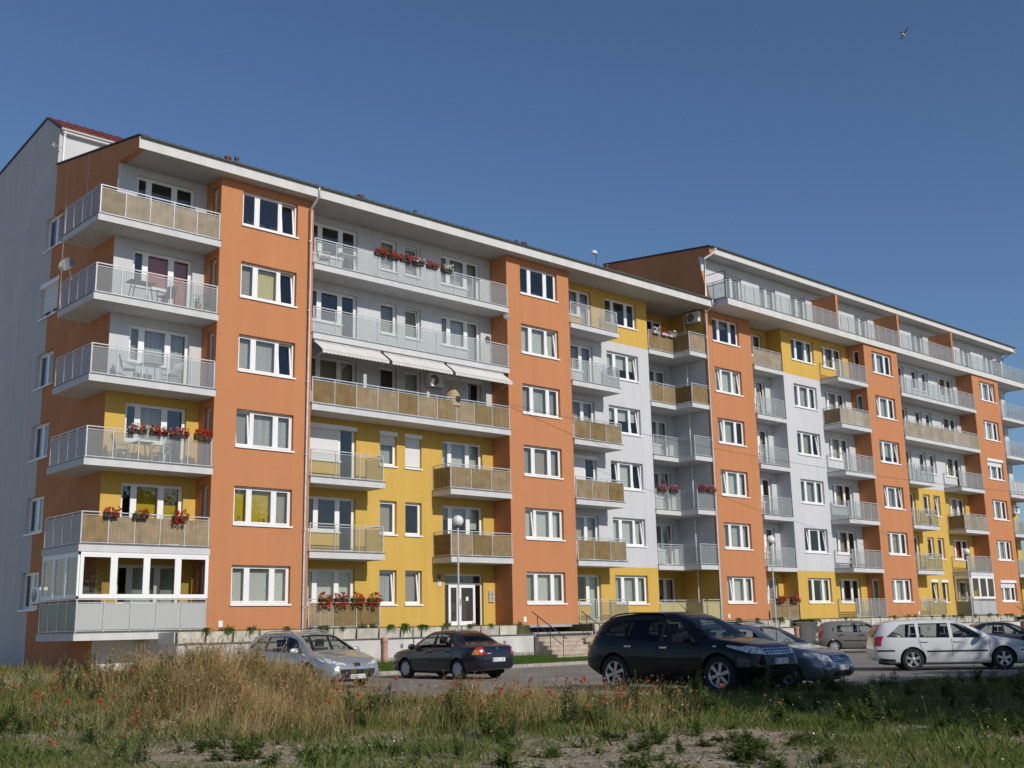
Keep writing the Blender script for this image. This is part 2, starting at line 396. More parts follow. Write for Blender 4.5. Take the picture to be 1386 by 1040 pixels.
# ---- colour bands of the recessed walls
band_lo = lambda u, z: Y_ if z < 8.32 else W_
band_mid = lambda u, z: Y_ if (z < 2.72 or z > 14.02) else W_
VLO = [0.06, 2.72, 8.32, 14.02, 16.62]
def recess(x0, x1, y, items, matf, special={}):
    """items: list of (kind, x, floor, kwargs)"""
    ops = []
    for kind, x, k, kw in items: ops += openings_of(kind, x-x0, FL[k])
    w = wall('wall', (x0, y, 0), (1, 0, 0), (0, 1, 0), [0, x1-x0], VLO, ops+special.get('ops', []), matf)
    for kind, x, k, kw in items:
        n = len(KINDS[kind]); kw = dict(kw); kw.setdefault('tilt', rnd_tilt(n) if kind != 'unit' else ()); kw.setdefault('blinds', rnd_blinds(n))
        window(kind, (x, y), 0, FL[k], **kw)
# corner recess on the left
recess(-4.38, -.9, 1.13, [('unit', -3.65, k, kw) for k, kw in enumerate([
    dict(blinds=[None, BLIND, BLIND]), dict(blinds=[None, BLINDY, BLINDY]), dict(blinds=[None, SHEER, None]), dict(blinds=[BLINDG, SHEER, SHEER]), dict(blinds=[None, (BLINDR, 1), BLINDR]), dict(blinds=[None]*3)])], band_lo)
# recess between the first two bays
it = []
for k in range(6):
    it.append(('unit', 3.74, k, dict(blinds=[SHEER, SHEER, None], shutter=1.0) if k == 2 else dict()))
    it.append(('single', 7.2, k, dict(shutter=.35, blinds=[SHEER]) if k == 2 else dict()))
    it.append(('single', 8.5, k, dict(shutter=.93) if k == 2 else dict()))
    if k: it.append(('unit', 10.5, k, dict(shutter=1.0) if k == 3 else dict()))
recess(3.12, 13.4, 1.13, it, band_lo, {'ops': [(10.58-3.12, 12.73-3.12, .06, 2.24)]})
# wall with balcony column right of the second bay
it = [('unit', 17.9, k, dict(shutter=1.0) if k == 2 else dict()) for k in range(6)]+[('triple', 21.2, k, {}) for k in range(6)]
recess(17.42, 24.42, 1.13, it, band_mid)
recess(24.42, 27.95, 2.5, [('loggia', 26.05, k, {}) for k in range(6)], band_mid)
wall('wall', (27.95, 2.5, 0), (0, -1, 0), (1, 0, 0), [0, 2.34, 2.5], VLO, [], lambda u, z: O_ if u > 2.34 else band_mid(u, z))
# right of the middle bay
recess(32.05, 34.85, .85, [('loggia', 32.95, k, {}) for k in range(6)], band_mid)
wall('wall', (34.85, .85, 0), (0, -1, 0), (1, 0, 0), [0, .98], VLO, [], band_mid)
it = [('triple', 35.82, k, {}) for k in range(6)]+[('unit', 39.1, k, dict(blinds=[None, BLINDB, None]) if k in (1, 2) else dict()) for k in range(6)]
recess(34.85, 42.05, -.13, it, band_mid)
it = []
for k in range(6):
    if k: it.append(('unit', 46.65, k, {}))
    it += [('single', 49.98, k, dict(shutter=.02) if k == 0 else {}), ('single', 51.36, k, dict(shutter=.02) if k == 0 else {})]
    it.append(('unit', 53.5, k, dict(blinds=[None, BLINDR, None]) if k == 1 else {}))
recess(46.10, 56.36, -.13, it, band_lo)
recess(60.40, 63.95, -.13, [('unit', 61.0, k, {}) for k in range(6)], band_lo)
# ---- the left end wall (faces -x): u runs from the back towards the front
YB = 21.0
ops = []
for k in range(6): ops += openings_of('double', YB-7.93, FL[k])
wall('wall', (-4.38, YB, 0), (0, -1, 0), (1, 0, 0), [0, YB-7.12, YB-1.13], [ZB, .06, 16.62], ops, lambda u, z: O_ if u > YB-7.12 else G_)
for k in range(6):
    window('double', (-4.38, 7.93), R(-90), FL[k], (), rnd_blinds(2), .8 if k == 4 else 0)
mb = MB(); mb.xprism([(-.5, 16.625), (7.12, 16.625), (7.12, 18.46), (-.5, 17.06)], -4.38, -4.12); build(mb, 'parapet_wing', ORANGE, BLD)
mb = MB(); mb.xprism([(7.122, 16.622), (YB, 16.622), (YB, 19.35), (8.57, 20.95), (7.122, 20.02)], -4.381, -4.1); build(mb, 'gable_wall', GREY, BLD)
mb = MB(); mb.bar((-4.25, -.60, 17.09), (-4.25, 7.2, 18.52), .36, .05); build(mb, 'verge_flashing', DARKMET, BLD)
mb = MB()
mb.bar((-4.35, 6.9, 20.0), (-4.35, 8.57, 21.0), .16, .07); mb.bar((-4.35, 8.57, 21.0), (-4.35, YB+.3, 19.37), .16, .07); build(mb, 'verge_flashing', DARKMET, BLD)
# set-back storey behind the first roof
mb = MB(); mb.quad((-4.1, 7.16, 16.6), (28.1, 7.16, 16.6), (28.1, 7.16, 20.04), (-4.1, 7.16, 20.04)); build(mb, 'setback_wall', WHITE, BLD, fix=False)
mb = MB(); mb.box(-4.3, 28.1, 6.95, 7.15, 19.84, 20.02); build(mb, 'eave_board', FASCIA, BLD)
mb = MB(); mb.tube([(-4.4, 6.92, 20.0), (28.1, 6.92, 20.0)], .07); build(mb, 'gutter', PVC, BLD, True)
mb = MB(); mb.tube([(-4.2, 6.95, 19.97), (-4.2, 7.07, 19.7), (-4.2, 7.07, 18.5)], .05); build(mb, 'downpipe', PVC, BLD, True)
# ---- roofs
mb = MB(); mb.xprism([(6.85, 19.99), (8.57, 21.0), (8.57, 21.06), (6.85, 20.05)], -4.42, 28.1)
for x in np.arange(-4.3, 28.0, .36): mb.bar((x, 6.83, 20.055), (x, 8.57, 21.065), .08, .03)
build(mb, 'red_roof', REDT, BLD)
mb = MB(); mb.xprism([(8.57, 20.98), (YB+.3, 19.36), (YB+.3, 19.42), (8.57, 21.06)], -4.42, 28.1); build(mb, 'back_roof', REDT, BLD)
mb = MB(); mb.xprism([(-.55, 17.03), (7.16, 18.45), (7.16, 18.53), (-.55, 17.11)], -4.1, 28.0)
for x in np.arange(-4.0, 27.9, .30): mb.tube([(x, -.56, 17.105), (x, 7.1, 18.525)], .035, 6, cap=True)
build(mb, 'tiled_roof', ROOFT, BLD)
mb = MB(); mb.box(-4.383, 28.0, -.53, -.502, 16.62, 17.05); build(mb, 'fascia', FASCIA, BLD)
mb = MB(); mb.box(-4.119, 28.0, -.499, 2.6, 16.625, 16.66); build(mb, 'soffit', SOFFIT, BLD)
def halfgutter(x0, x1, y, z):
    mb = MB()
    prof = [(y+.065*math.cos(t), z+.065*math.sin(t)) for t in np.linspace(math.pi, 2*math.pi, 9)]
    prof += [(y+.055*math.cos(t), z+.055*math.sin(t)) for t in np.linspace(2*math.pi, math.pi, 9)]
    mb.xprism(prof, x0, x1); return build(mb, 'gutter', GUTTER, BLD, True)
halfgutter(-4.35, 28.05, -.575, 17.05)
def downpipe(pts, m=METAL, r=.055, brackets=True):
    mb = MB(); mb.tube(pts, r, 10)
    a, b = Vector(pts[-2]), Vector(pts[-1])
    if brackets:
        for t in np.linspace(.08, .95, 6): p = a.lerp(b, t); mb.tube([p-Vector((0, 0, .03)), p+Vector((0, 0, .03))], r+.012, 10)
    return build(mb, 'downpipe', m, BLD, True)
downpipe([(3.0, -.58, 17.0), (3.0, -.58, 16.7), (2.92, -.09, 16.2), (2.92, -.09, .05)])
downpipe([(27.92, -.60, 17.0), (27.92, -.60, 16.75), (27.86, -.09, 16.3), (27.86, -.09, .05)])
for nm, x0, x1, yf, yb in BAYS:
    mb = MB(); mb.box(x0-.005, x1+.005, yf-.012, yf+.3, -.06, .058); build(mb, 'base_flashing', PLINTHG, BLD)
# chimneys / vent pipes on the first roof
for (x, y, h, r) in ((.9, 3, .62, .11), (1.3, 3, .72, .07), (7.4, 3, .6, .12), (7.65, 3.1, .6, .06), (10.5, 3, .65, .06), (16.9, 3, .62, .06), (17.4, 3, .6, .11), (17.7, 3.05, .5, .06), (23.5, 3, .7, .10)):
    z = 17.11+(y+.55)*.1842; h += .52
    mb = MB(); mb.lathe([(r, z-.3), (r, z+h-.1), (r*1.35, z+h-.1), (r*1.35, z+h), (0.001, z+h+.04)], 10, (x, y, 0)); build(mb, 'vent_pipe', REDT if r > .08 else DARKMET, BLD, True)
# ---- seventh storey on the right
X7, X7E = 28.1, 65.5
mb = MB(); mb.xprism([(-.3, 16.62), (7.3, 16.62), (7.3, 21.0), (-.45, 20.08), (-.45, 19.74), (.35, 19.7)], X7, X7+.25); build(mb, 'end_wall', ORANGE, BLD)
mb = MB(); mb.bar((X7+.1, -.52, 20.13), (X7+.1, 7.4, 21.06), .34, .06); build(mb, 'verge_flashing', DARKMET, BLD)
T7 = [30.45, 33.82, 37.0, 44.2, 51.5, 58.6, 62.3]
ops = []
F7 = 16.92
for x in T7: ops += openings_of('terrace', x-X7-.25, F7)
wall('wall', (X7+.25, .42, 0), (1, 0, 0), (0, 1, 0), [0, X7E-X7-.25], [17.0, 19.74], ops, lambda u, z: W_)
for x in T7: window('terrace', (x, .42), 0, F7, (), rnd_blinds(2))
mb = MB(); mb.box(X7+.001, X7+.26, .18, .42, 17.0, 19.70); build(mb, 'wall_corner', WHITE, BLD)
mb = MB(); mb.quad((X7E, .42, 16.6), (X7E, 12, 16.6), (X7E, 12, 19.74), (X7E, .42, 19.74)); build(mb, 'end_wall', WHITE, BLD, fix=False)
mb = MB(); mb.box(X7+.25, X7E+.45, -.5, -.44, 19.74, 20.09); build(mb, 'fascia', FASCIA, BLD)
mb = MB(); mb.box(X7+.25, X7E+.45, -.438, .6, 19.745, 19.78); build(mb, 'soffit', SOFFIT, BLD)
mb = MB(); mb.xprism([(-.55, 20.10), (7.4, 21.02), (7.4, 21.10), (-.55, 20.18)], X7+.25, X7E+.45); build(mb, 'sheet_roof', ROOFT, BLD)
halfgutter(X7, X7E+.5, -.575, 20.13)
downpipe([(28.45, -.6, 20.05), (28.45, -.55, 19.85), (28.02, -.12, 19.45), (28.02, -.12, 17.1)], PVC, .06, False)
downpipe([(65.8, -.6, 20.05), (65.8, -.55, 19.85), (65.56, .36, 19.4), (65.56, .36, 17.1)], METAL, .06, False)
for x in (39.32, 46.60, 53.9):
    mb = MB(); mb.box(x, x+.22, -1.22, .42, 17.0, 19.28); build(mb, 'terrace_divider', ORANGE, BLD)
mb = MB(); mb.box(X7+.1, 65.0, -1.4, 2.6, 16.64, 17.0); mb.box(60.4, 65.0, -.14, 1.9, 16.635, 16.999)
build(mb, 'terrace_slab', FASCIA, BLD)
mb = MB(); mb.box(X7+.08, 65.03, -1.43, .3, 17.002, 17.03); build(mb, 'drip_edge', DRIP, BLD)
# closing surfaces behind (unseen back and floors)
mb = MB(); mb.quad((-4.3, YB, ZB), (63.9, YB, ZB), (63.9, YB, 19.3), (-4.3, YB, 19.3)); mb.quad((63.95, -.13, ZB), (63.95, YB, ZB), (63.95, YB, 19), (63.95, -.13, 19))
build(mb, 'back_wall', GREY, BLD, fix=False)

# ================================================================== BALCONIES
def railing_mesh(mb, pts, f, n, closed_start=True):
    """posts and rails along a polyline; n spans per segment"""
    for (p, q), k in zip(zip(pts[:-1], pts[1:]), n):
        p = Vector((*p, 0)); q = Vector((*q, 0)); d = (q-p).normalized()
        for z, h in ((1.13, .035), (1.03, .022), (.14, .03)):
            mb.bar(p+Vector((0, 0, f+z)), q+Vector((0, 0, f+z)), .035, h)
        for i in range(0 if p == Vector((*pts[0], 0)) else 1, k+1):
            c = p.lerp(q, i/k); w = .042 if i in (0, k) else .032
            mb.box(c.x-w/2, c.x+w/2, c.y-w/2, c.y+w/2, f+.09, f+1.125)
BALCOUNT = 0
def balcony(rail, f, n, styles, slab=None, deck=(.10, -.16), panel_h=(.17, 1.0), railing=True):
    """rail: xy polyline of the railing; slab: xy polygon (ccw); styles: material per rail segment (or list per span)"""
    if slab:
        mb = MB(); mb.prism(slab, f+deck[1], f+deck[0]-.022)
        b = build(mb, 'balcony', SLABW, BLD)
        c = np.array(slab); ctr = c.mean(0)
        grow = [tuple(p+np.sign(p-ctr)*np.array((.03, .03))) for p in c]
        mb = MB(); mb.prism(grow, f+deck[0]-.020, f+deck[0]); build(mb, 'drip_edge', DRIP, b)
    else:
        mb = MB(); x0, x1 = rail[0][0], rail[-1][0]
        mb.box(min(x0, x1), max(x0, x1), min(r[1] for r in rail)-.03, min(r[1] for r in rail)+.8, f+.0, f+.10)
        b = build(mb, 'balcony', CONC, BLD)
    if railing:
        mb = MB(); railing_mesh(mb, rail, f, n); build(mb, 'railing', METAL, b)
    for (p, q), k, st in zip(zip(rail[:-1], rail[1:]), n, styles):
        p = Vector((*p, 0)); q = Vector((*q, 0)); L = (q-p).length; ang = math.atan2(q.y-p.y, q.x-p.x); d = (q-p)/L
        for i in range(k):
            m = st[i] if isinstance(st, (list, tuple)) else st
            if m is None: continue
            w = L/k-.045
            me = panel_mesh(w, panel_h[1]-panel_h[0], .012, m, 'panel')
            c = p+d*(L/k*i+.022)
            link('panel', me, b, (c.x, c.y, f+panel_h[0]), ang)
    return b
def rect(x0, x1, y0, y1): return [(x0, y0), (x1, y0), (x1, y1), (x0, y1)]
# corner column on the left (wraps the end wall)
cslab = [(-5.5, -.1), (-.90, -.1), (-.90, 1.13), (-4.38, 1.13), (-4.38, 3.05), (-5.5, 3.05)]
crail = [(-5.43, 3.0), (-5.43, -.04), (-.96, -.04)]
for k, (sf, ss) in enumerate([(FROSTM, FROSTG), (REED, FROST), (FROST, FROST), (FROST, FROST), (FROST, FROST), (REEDP, FROST)]):
    balcony(crail, FL[k], (4, 5), (ss, sf), cslab)
# continuous balconies between first bays
for k, st in ((3, REED), (4, FROST), (5, FROST)):
    balcony([(3.16, -.04), (13.36, -.04)], FL[k], (10,), (st,), rect(3.12, 13.4, -.1, 1.13))
for k in (1, 2):
    balcony([(3.16, -.04), (6.50, -.04), (6.50, 1.1)], FL[k], (3, 1), (FROSTC, FROSTC), rect(3.12, 6.57, -.1, 1.13))
    balcony([(9.98, 1.1), (9.98, -.04), (13.36, -.04)], FL[k], (1, 3), (REED, REED), rect(9.93, 13.4, -.1, 1.13))
balcony([(3.16, -.04), (6.36, -.04), (6.36, 1.1)], FL[0], (3, 1), (REED, REED))
# balcony column right of the second bay
for k, st in ((1, REED), (2, REED), (3, REED), (4, FROST), (5, FROST)):
    balcony([(17.46, -.04), (20.74, -.04), (20.74, 1.1)], FL[k], (3, 1), (st, st), rect(17.42, 20.79, -.1, 1.13))
balcony([(17.46, -.04), (20.74, -.04), (20.74, 1.1)], FL[0], (3, 1), (FROSTC, FROSTC))
# stepped loggia balconies left of the middle bay
lslab = [(24.42, 1.06), (26.40, 1.06), (26.40, -.06), (27.93, -.06), (27.93, 2.5), (24.42, 2.5)]
lrail = [(24.46, 1.10), (26.45, 1.10), (26.45, -.01), (27.88, -.01)]
for k, st in ((1, FROST), (2, FROST), (3, FROST), (4, REED), (5, REED)):
    balcony(lrail, FL[k], (2, 1, 1), (st, st, st), lslab)
balcony(lrail, FL[0], (2, 1, 1), (FROSTY, FROSTY, FROSTY))
for k in range(6):
    mb = MB(); mb.tube([(27.83, 1.32, FL[k]+.1), (27.83, 1.32, FL[k]+2.6)], .035, 8); build(mb, 'downpipe', PVC, BLD, True)
# loggia right of the middle bay
for k, st in ((1, FROST), (2, FROST), (3, FROST), (4, FROST), (5, REEDP)):
    balcony([(32.09, -.09), (34.72, -.09)], FL[k], (3,), (st,), rect(32.05, 34.85, -.14, .85))
balcony([(32.09, -.09), (34.72, -.09)], FL[0], (3,), (REED,))
# balcony column left of the fourth bay
for k, st, s2 in ((1, FROST, None), (2, FROST, FROST), (3, FROST, None), (4, REEDP, REED), (5, FROST, None)):
    balcony([(38.73, -.17), (38.73, -1.30), (42.0, -1.30)], FL[k], (1, 4), (s2, st), rect(38.68, 42.05, -1.36, -.13))
balcony([(38.73, -.17), (38.73, -1.30), (42.0, -1.30)], FL[0], (1, 4), (None, FROST))
# between the fourth and fifth bays
for k, st in ((4, REEDP), (5, FROST)):
    balcony([(46.14, -1.30), (56.32, -1.30)], FL[k], (14,), (st,), rect(46.1, 56.36, -1.36, -.13))
for k in (1, 2, 3):
    balcony([(46.14, -1.30), (49.35, -1.30), (49.35, -.17)], FL[k], (4, 1), (FROSTC, FROSTC), rect(46.1, 49.4, -1.36, -.13))
    balcony([(53.03, -.17), (53.03, -1.30), (56.32, -1.30)], FL[k], (1, 4), (REEDD if k == 2 else None, REEDP if k == 2 else FROST), rect(52.98, 56.36, -1.36, -.13))
balcony([(46.14, -1.30), (49.35, -1.30), (49.35, -.17)], FL[0], (4, 1), (FROSTC, FROSTC))
# right corner column
for k in range(1, 6):
    balcony([(60.44, -1.30), (64.95, -1.30), (64.95, 1.7)], FL[k], (7, 4), ([FROST, FROSTG, FROST, FROSTM, FROST, FROST][k], FROST), [(60.40, -1.36), (65.0, -1.36), (65.0, 1.8), (63.95, 1.8), (63.95, -.13), (60.40, -.13)])
# terrace railing of the seventh storey
for xa, xb in ((28.2, 39.30), (39.56, 46.58), (46.84, 53.88), (54.14, 64.95)):
    n = round((xb-xa)/.86); mb = MB()
    pts = [(xa, .36), (xa, -1.32), (xb, -1.32)] if xa < 29 else [(xa, -1.32), (xb, -1.32)]
    if xb > 64: pts = [(xa, -1.32), (xb, -1.32), (xb, 1.7)]
    segs = [2, n] if xa < 29 else ([n, 4] if xb > 64 else [n])
    railing_mesh(mb, pts, 16.92, segs); r = build(mb, 'terrace_railing', METAL, BLD)
    for (p, q), k in zip(zip(pts[:-1], pts[1:]), segs):
        p = Vector((*p, 0)); q = Vector((*q, 0)); L = (q-p).length; d = (q-p)/L; ang = math.atan2(d.y, d.x)
        for i in range(k):
            c = p+d*(L/k*i+.022); link('panel', panel_mesh(L/k-.045, .83, .012, FROST, 'panel'), r, (c.x, c.y, 17.09), ang)
mb = MB()     # wind screen frame at the terrace's left end
for z in (17.1, 17.9, 18.55): mb.bar((28.22, -1.3, z), (28.22, .3, z+.0), .03)
mb.bar((28.22, -1.3, 17.0), (28.22, -1.3, 18.56), .04); mb.bar((28.22, .3, 17.0), (28.22, .3, 18.56), .04)
build(mb, 'screen_frame', DARKMET, BLD)

# ---- glazed-in corner balcony on the ground floor and the far one
def glazing(parent_xy, z0, z1, n, dark=False):
    """row of white framed glazing along a line; returns nothing, parts hang on BLD"""
    (xa, ya), (xb, yb) = parent_xy; L = math.hypot(xb-xa, yb-ya); ang = math.atan2(yb-ya, xb-xa)
    mb = MB(); w = L/n
    mb.box(0, L, -.03, .03, z0, z0+.07); mb.box(0, L, -.03, .03, z1-.10, z1)
    for i in range(n+1): mb.box(max(0, i*w-.05), min(L, i*w+.05), -.032, .032, z0+.001, z1-.001)
    g = link('glazing', mb.mesh('glazing', PVC), BLD, (xa, ya, 0), ang)
    for i in range(n):
        link('sash', sash_mesh(w-.10, z1-z0-.17), g, (i*w+.05, -.005, z0+.07))
        link('pane', panel_mesh(w-.2, z1-z0-.28, .008, PANE, 'pane'), g, (i*w+.10, .0, z0+.125))
glazing(((-5.43, 3.0), (-5.43, -.02)), 1.16, 2.64, 3); glazing(((-5.40, -.05), (-.93, -.05)), 1.16, 2.64, 4)
b = balcony([(53.03, -.17), (53.03, -1.30), (56.32, -1.30)], FL[0], (1, 3), (FROSTG, FROSTM))
glazing(((53.03, -.2), (53.03, -1.29)), 1.16, 2.64, 1); glazing(((53.06, -1.31), (56.3, -1.31)), 1.16, 2.64, 3)

# ---- entrance door
D0 = 10.58
mb = MB()
mb.box(0, 2.15, .14, .20, 2.10, 2.20); mb.box(0, .06, .14, .2, 0, 2.1); mb.box(2.09, 2.15, .14, .2, 0, 2.1); mb.box(0.06, 2.09, .14, .2, 1.72, 1.80)
door = link('entrance_door', mb.mesh('entrance_door', PVC), BLD, (D0, 1.13, .06))
for (a, b_) in ((.30, .86), (.88, 1.78)):
    mb = MB(); w = .12
    mb.box(a, a+w, .12, .18, .02, 1.72); mb.box(b_-w, b_, .12, .18, .02, 1.72); mb.box(a+w, b_-w, .121, .179, 1.60, 1.72); mb.box(a+w, b_-w, .121, .179, .02, .2)
    build(mb, 'leaf', PVC, door)
for (a, b_, c, d) in ((.06, .30, .0, 1.72), (.42, .74, .2, 1.6), (1.0, 1.66, .2, 1.6), (1.78, 2.09, 0, 1.72), (.06, 2.09, 1.80, 2.1)):
    mb = MB(); mb.box(a, b_, .155, .163, c, d); build(mb, 'pane', PANE, door)
mb = MB(); mb.bar((.93, .09, .85), (.93, .09, 1.15), .03); build(mb, 'handle', METAL, door)
mb = MB(); mb.box(1.28, 1.42, .148, .154, 1.05, 1.22); build(mb, 'notice', PVC, door)
# ---- awnings
for (xa, xb) in ((3.2, 6.35), (6.5, 9.65), (9.8, 13.05)):
    mb = MB(); n = 18
    pr = [(-.05, 10.94), (-.34, 10.75), (-.64, 10.52)]
    for (y0, z0), (y1, z1) in zip(pr[:-1], pr[1:]):
        mb.quad((xa, y0, z0), (xb, y0, z0), (xb, y1, z1), (xa, y1, z1)); mb.quad((xa, y0, z0-.012), (xb, y0, z0-.012), (xb, y1, z1-.012), (xa, y1, z1-.012))
    aw = build(mb, 'awning', CANVAS, BLD, fix=False)
    mb = MB()
    for i in range(n):
        w = (xb-xa)/n; x = xa+i*w
        pts = [(x, -.655, 10.52)]+[(x+w*t, -.655, 10.41-.045*math.sin(math.pi*t)) for t in np.linspace(0, 1, 6)]+[(x+w, -.655, 10.52)]
        mb.poly(pts); mb.poly([(p[0], p[1]+.01, p[2]) for p in pts])
    build(mb, 'valance', CANVAS, aw, fix=False)
    mb = MB(); mb.bar((xa, -.64, 10.50), (xb, -.64, 10.50), .04); mb.tube([(xa, -.03, 10.96), (xb, -.03, 10.96)], .05)
    for x in (xa+.1, xb-.1): mb.bar((x, -.02, 10.3), (x, -.62, 10.47), .03)
    build(mb, 'awning_frame', METAL, aw)
for y_, za, zb_ in ((5.9, 18.2, 11.4), (3.85, 17.85, 14.2)):
    mb = MB(); mb.tube([(-4.40, y_, za), (-4.40, y_, zb_)], .010, 5); build(mb, 'lightning_conductor', METAL, BLD)
# ---- small wall fittings
def fitting(name, x0, x1, y0, y1, z0, z1, m):
    mb = MB(); mb.box(x0, x1, y0, y1, z0, z1); return build(mb, name, m, BLD)
for x, y in ((-.45, 0), (14.0, 0), (28.45, 0), (42.6+3.2, -1.26)): fitting('socket_box', x, x+.16, y-.03, y+.02, .18, .40, PVC)
fitting('number_plate', 10.2, 10.36, 1.10, 1.14, 2.0, 2.18, simple('blue_plate', (.05, .10, .30), .4)); fitting('number_plate', 10.2, 10.36, 1.10, 1.14, 1.72, 1.90, PVC)
cu = bpy.data.curves.new('digit', 'FONT'); cu.body = '3'; cu.size = .17; cu.align_x = 'CENTER'; cu.align_y = 'CENTER'; to = bpy.data.objects.new('t', cu); col.objects.link(to)
tm = bpy.data.meshes.new_from_object(to.evaluated_get(bpy.context.evaluated_depsgraph_get())); bpy.data.objects.remove(to); tm.materials.append(DARKMET); dgt = link('digit', tm, BLD, (10.28, 1.096, 1.81)); dgt.rotation_euler = (R(90), 0, 0)
for (x, z, w, h) in ((.30, 3.95, .11, .12), (1.12, 3.85, .05, .15), (1.30, 3.90, .12, .13), (1.48, 3.82, .06, .05)): fitting('window_sticker', x-w/2, x+w/2, .155, .159, z, z+h, simple('sticker_%d' % int(x*100), (.12, .09, .01), .7))
for i in range(6): fitting('letter_box', 13.0+.16*(i % 2), 13.14+.16*(i % 2), 1.05, 1.14, 1.05+.17*(i//2), 1.20+.17*(i//2), METAL)
fitting('meter_box', 49.05-.2, 49.05+.25, -.16, -.12, .7, 1.2, METAL)
# ================================================================== GROUND, ROAD, LAWN
FH = Vector((.679, .734, 0)); RH = Vector((.734, -.679, 0)); FO = Vector((-19.97, -36.26, 0))      # camera's ground point and view axes, used to lay out the field
def field(x, y):
    dx, dy = x-FO.x, y-FO.y
    return dx*RH.x+dy*RH.y, dx*FH.x+dy*FH.y
def edge_y(x): return -19.1-.36*(x+.4)
def sstep(a, b, t): t = np.clip((t-a)/(b-a), 0, 1); return t*t*(3-2*t)
def bump2(x, y):
    return (np.sin(x*1.3+.7*np.sin(y*.9))*np.cos(y*1.1+.5*np.sin(x*.8))+.5*np.sin(x*2.9+y*2.1)*np.cos(y*3.3-x*1.7))
def ground_z(x, y):
    x = np.asarray(x, float); y = np.asarray(y, float)
    s, d = field(x, y)
    w = sstep(-.2, 1.6, edge_y(x)-y)                                     # 1 on the field side of the road edge
    wl = sstep(-5.5, -8.5, x)                                            # left of the car park
    w = np.maximum(w, wl)
    z = -1.56*np.ones_like(x)
    m = .78*np.exp(-((s+5.8)/2.3)**2-((d-22.0)/3.4)**2)+.34*np.exp(-((s+9.6)/3.2)**2-((d-22.5)/4.5)**2)+.10*np.exp(-((s+1.0)/3)**2-((d-21)/3)**2)
    z = z+w*(.06+m+.035*bump2(x, y)+.018*bump2(x*3.1, y*2.7))
    lawn = sstep(-4.5, -4.2, y)*sstep(-9, -6, x)
    zl = -1.39+.21*np.clip((y+4.2)/2.8, 0, 1)
    z = z*(1-lawn)+zl*lawn
    near_b = sstep(-9, -2, y)*(1-sstep(-9, -5, x))                       # field rising gently to the end wall
    return z+near_b*.22
def lin(a, b, n): return list(np.linspace(a, b, n, endpoint=False))
xs = np.array(lin(-900, -60, 8)+lin(-60, -24, 12)+lin(-24, 16, 180)+lin(16, 120, 50)+lin(120, 1200, 8)+[1200])
ys = np.array(lin(-900, -60, 8)+lin(-60, -38, 12)+lin(-38, -12, 130)+lin(-12, 0, 50)+lin(0, 40, 10)+lin(40, 1200, 8)+[1200])
GX, GY = np.meshgrid(xs, ys); GZ = ground_z(GX, GY)
V = np.stack([GX.ravel(), GY.ravel(), GZ.ravel()], 1); nx, ny = len(xs), len(ys)
idx = np.arange(nx*ny).reshape(ny, nx)
F = np.stack([idx[:-1, :-1].ravel(), idx[:-1, 1:].ravel(), idx[1:, 1:].ravel(), idx[1:, :-1].ravel()], 1)
me = bpy.data.meshes.new('ground'); me.from_pydata(V.tolist(), [], F.tolist()); me.polygons.foreach_set('use_smooth', [True]*len(F))
# soil and thin turf, mixed by noise
m, n, l, b = nt('soil_and_turf')
g = n.new('ShaderNodeNewGeometry')
def noise(scale, detail=6, rough=.6):
    t = n.new('ShaderNodeTexNoise'); t.inputs['Scale'].default_value = scale; t.inputs['Detail'].default_value = detail; t.inputs['Roughness'].default_value = rough
    l.new(g.outputs['Position'], t.inputs['Vector']); return t
def ramp(src, p0, c0, p1, c1):
    r = n.new('ShaderNodeValToRGB'); r.color_ramp.elements[0].position = p0; r.color_ramp.elements[1].position = p1
    r.color_ramp.elements[0].color = (*c0, 1); r.color_ramp.elements[1].color = (*c1, 1); l.new(src, r.inputs['Fac']); return r
so = ramp(noise(5.0, 12, .75).outputs['Fac'], .3, (.31, .25, .185), .7, (.56, .475, .365))
tu = ramp(noise(3.5, 8).outputs['Fac'], .3, (.13, .13, .05), .7, (.26, .23, .11))
k = ramp(noise(1.7, 12, .78).outputs['Fac'], .50, (0, 0, 0), .60, (1, 1, 1))
mx = n.new('ShaderNodeMix'); mx.data_type = 'RGBA'; l.new(k.outputs[0], mx.inputs['Factor']); l.new(so.outputs[0], mx.inputs['A']); l.new(tu.outputs[0], mx.inputs['B'])
l.new(mx.outputs['Result'], b.inputs['Base Color']); b.inputs['Roughness'].default_value = .95; b.inputs['Specular IOR Level'].default_value = .1
bp = n.new('ShaderNodeBump'); bp.inputs['Strength'].default_value = 1.0; bp.inputs['Distance'].default_value = .05
l.new(noise(14, 8, .7).outputs['Fac'], bp.inputs['Height']); l.new(bp.outputs[0], b.inputs['Normal'])
me.materials.append(m)
ground = link('ground', me); tag(ground, kind='structure')
LAWN = noisy('lawn_green', (.045, .085, .012), (.08, .13, .022), scale=6, rough=.95, bump=.6, bscale=25, spec=.1)
mb = MB(); xs_ = np.linspace(-6, 110, 40)
for a, b_ in zip(xs_[:-1], xs_[1:]):
    for y0, y1 in ((-4.19, -2.8), (-2.8, -1.3)):
        z0, z1 = float(ground_z(20., y0))+.012, float(ground_z(20., y1))+.012
        mb.quad((a, y0, z0), (b_, y0, z0), (b_, y1, z1), (a, y1, z1))
tag(build(mb, 'lawn_strip', LAWN, fix=False), kind='structure')
ASPH = noisy('worn_asphalt', (.20, .185, .165), (.29, .27, .24), scale=.7, rough=.9, bump=.4, bscale=90, detail=9, contrast=(.3, .7), extra=(5.0, .78, 1.05, (1, 1, 1)))
mb = MB(); xe = np.linspace(-6.3, 60, 30)
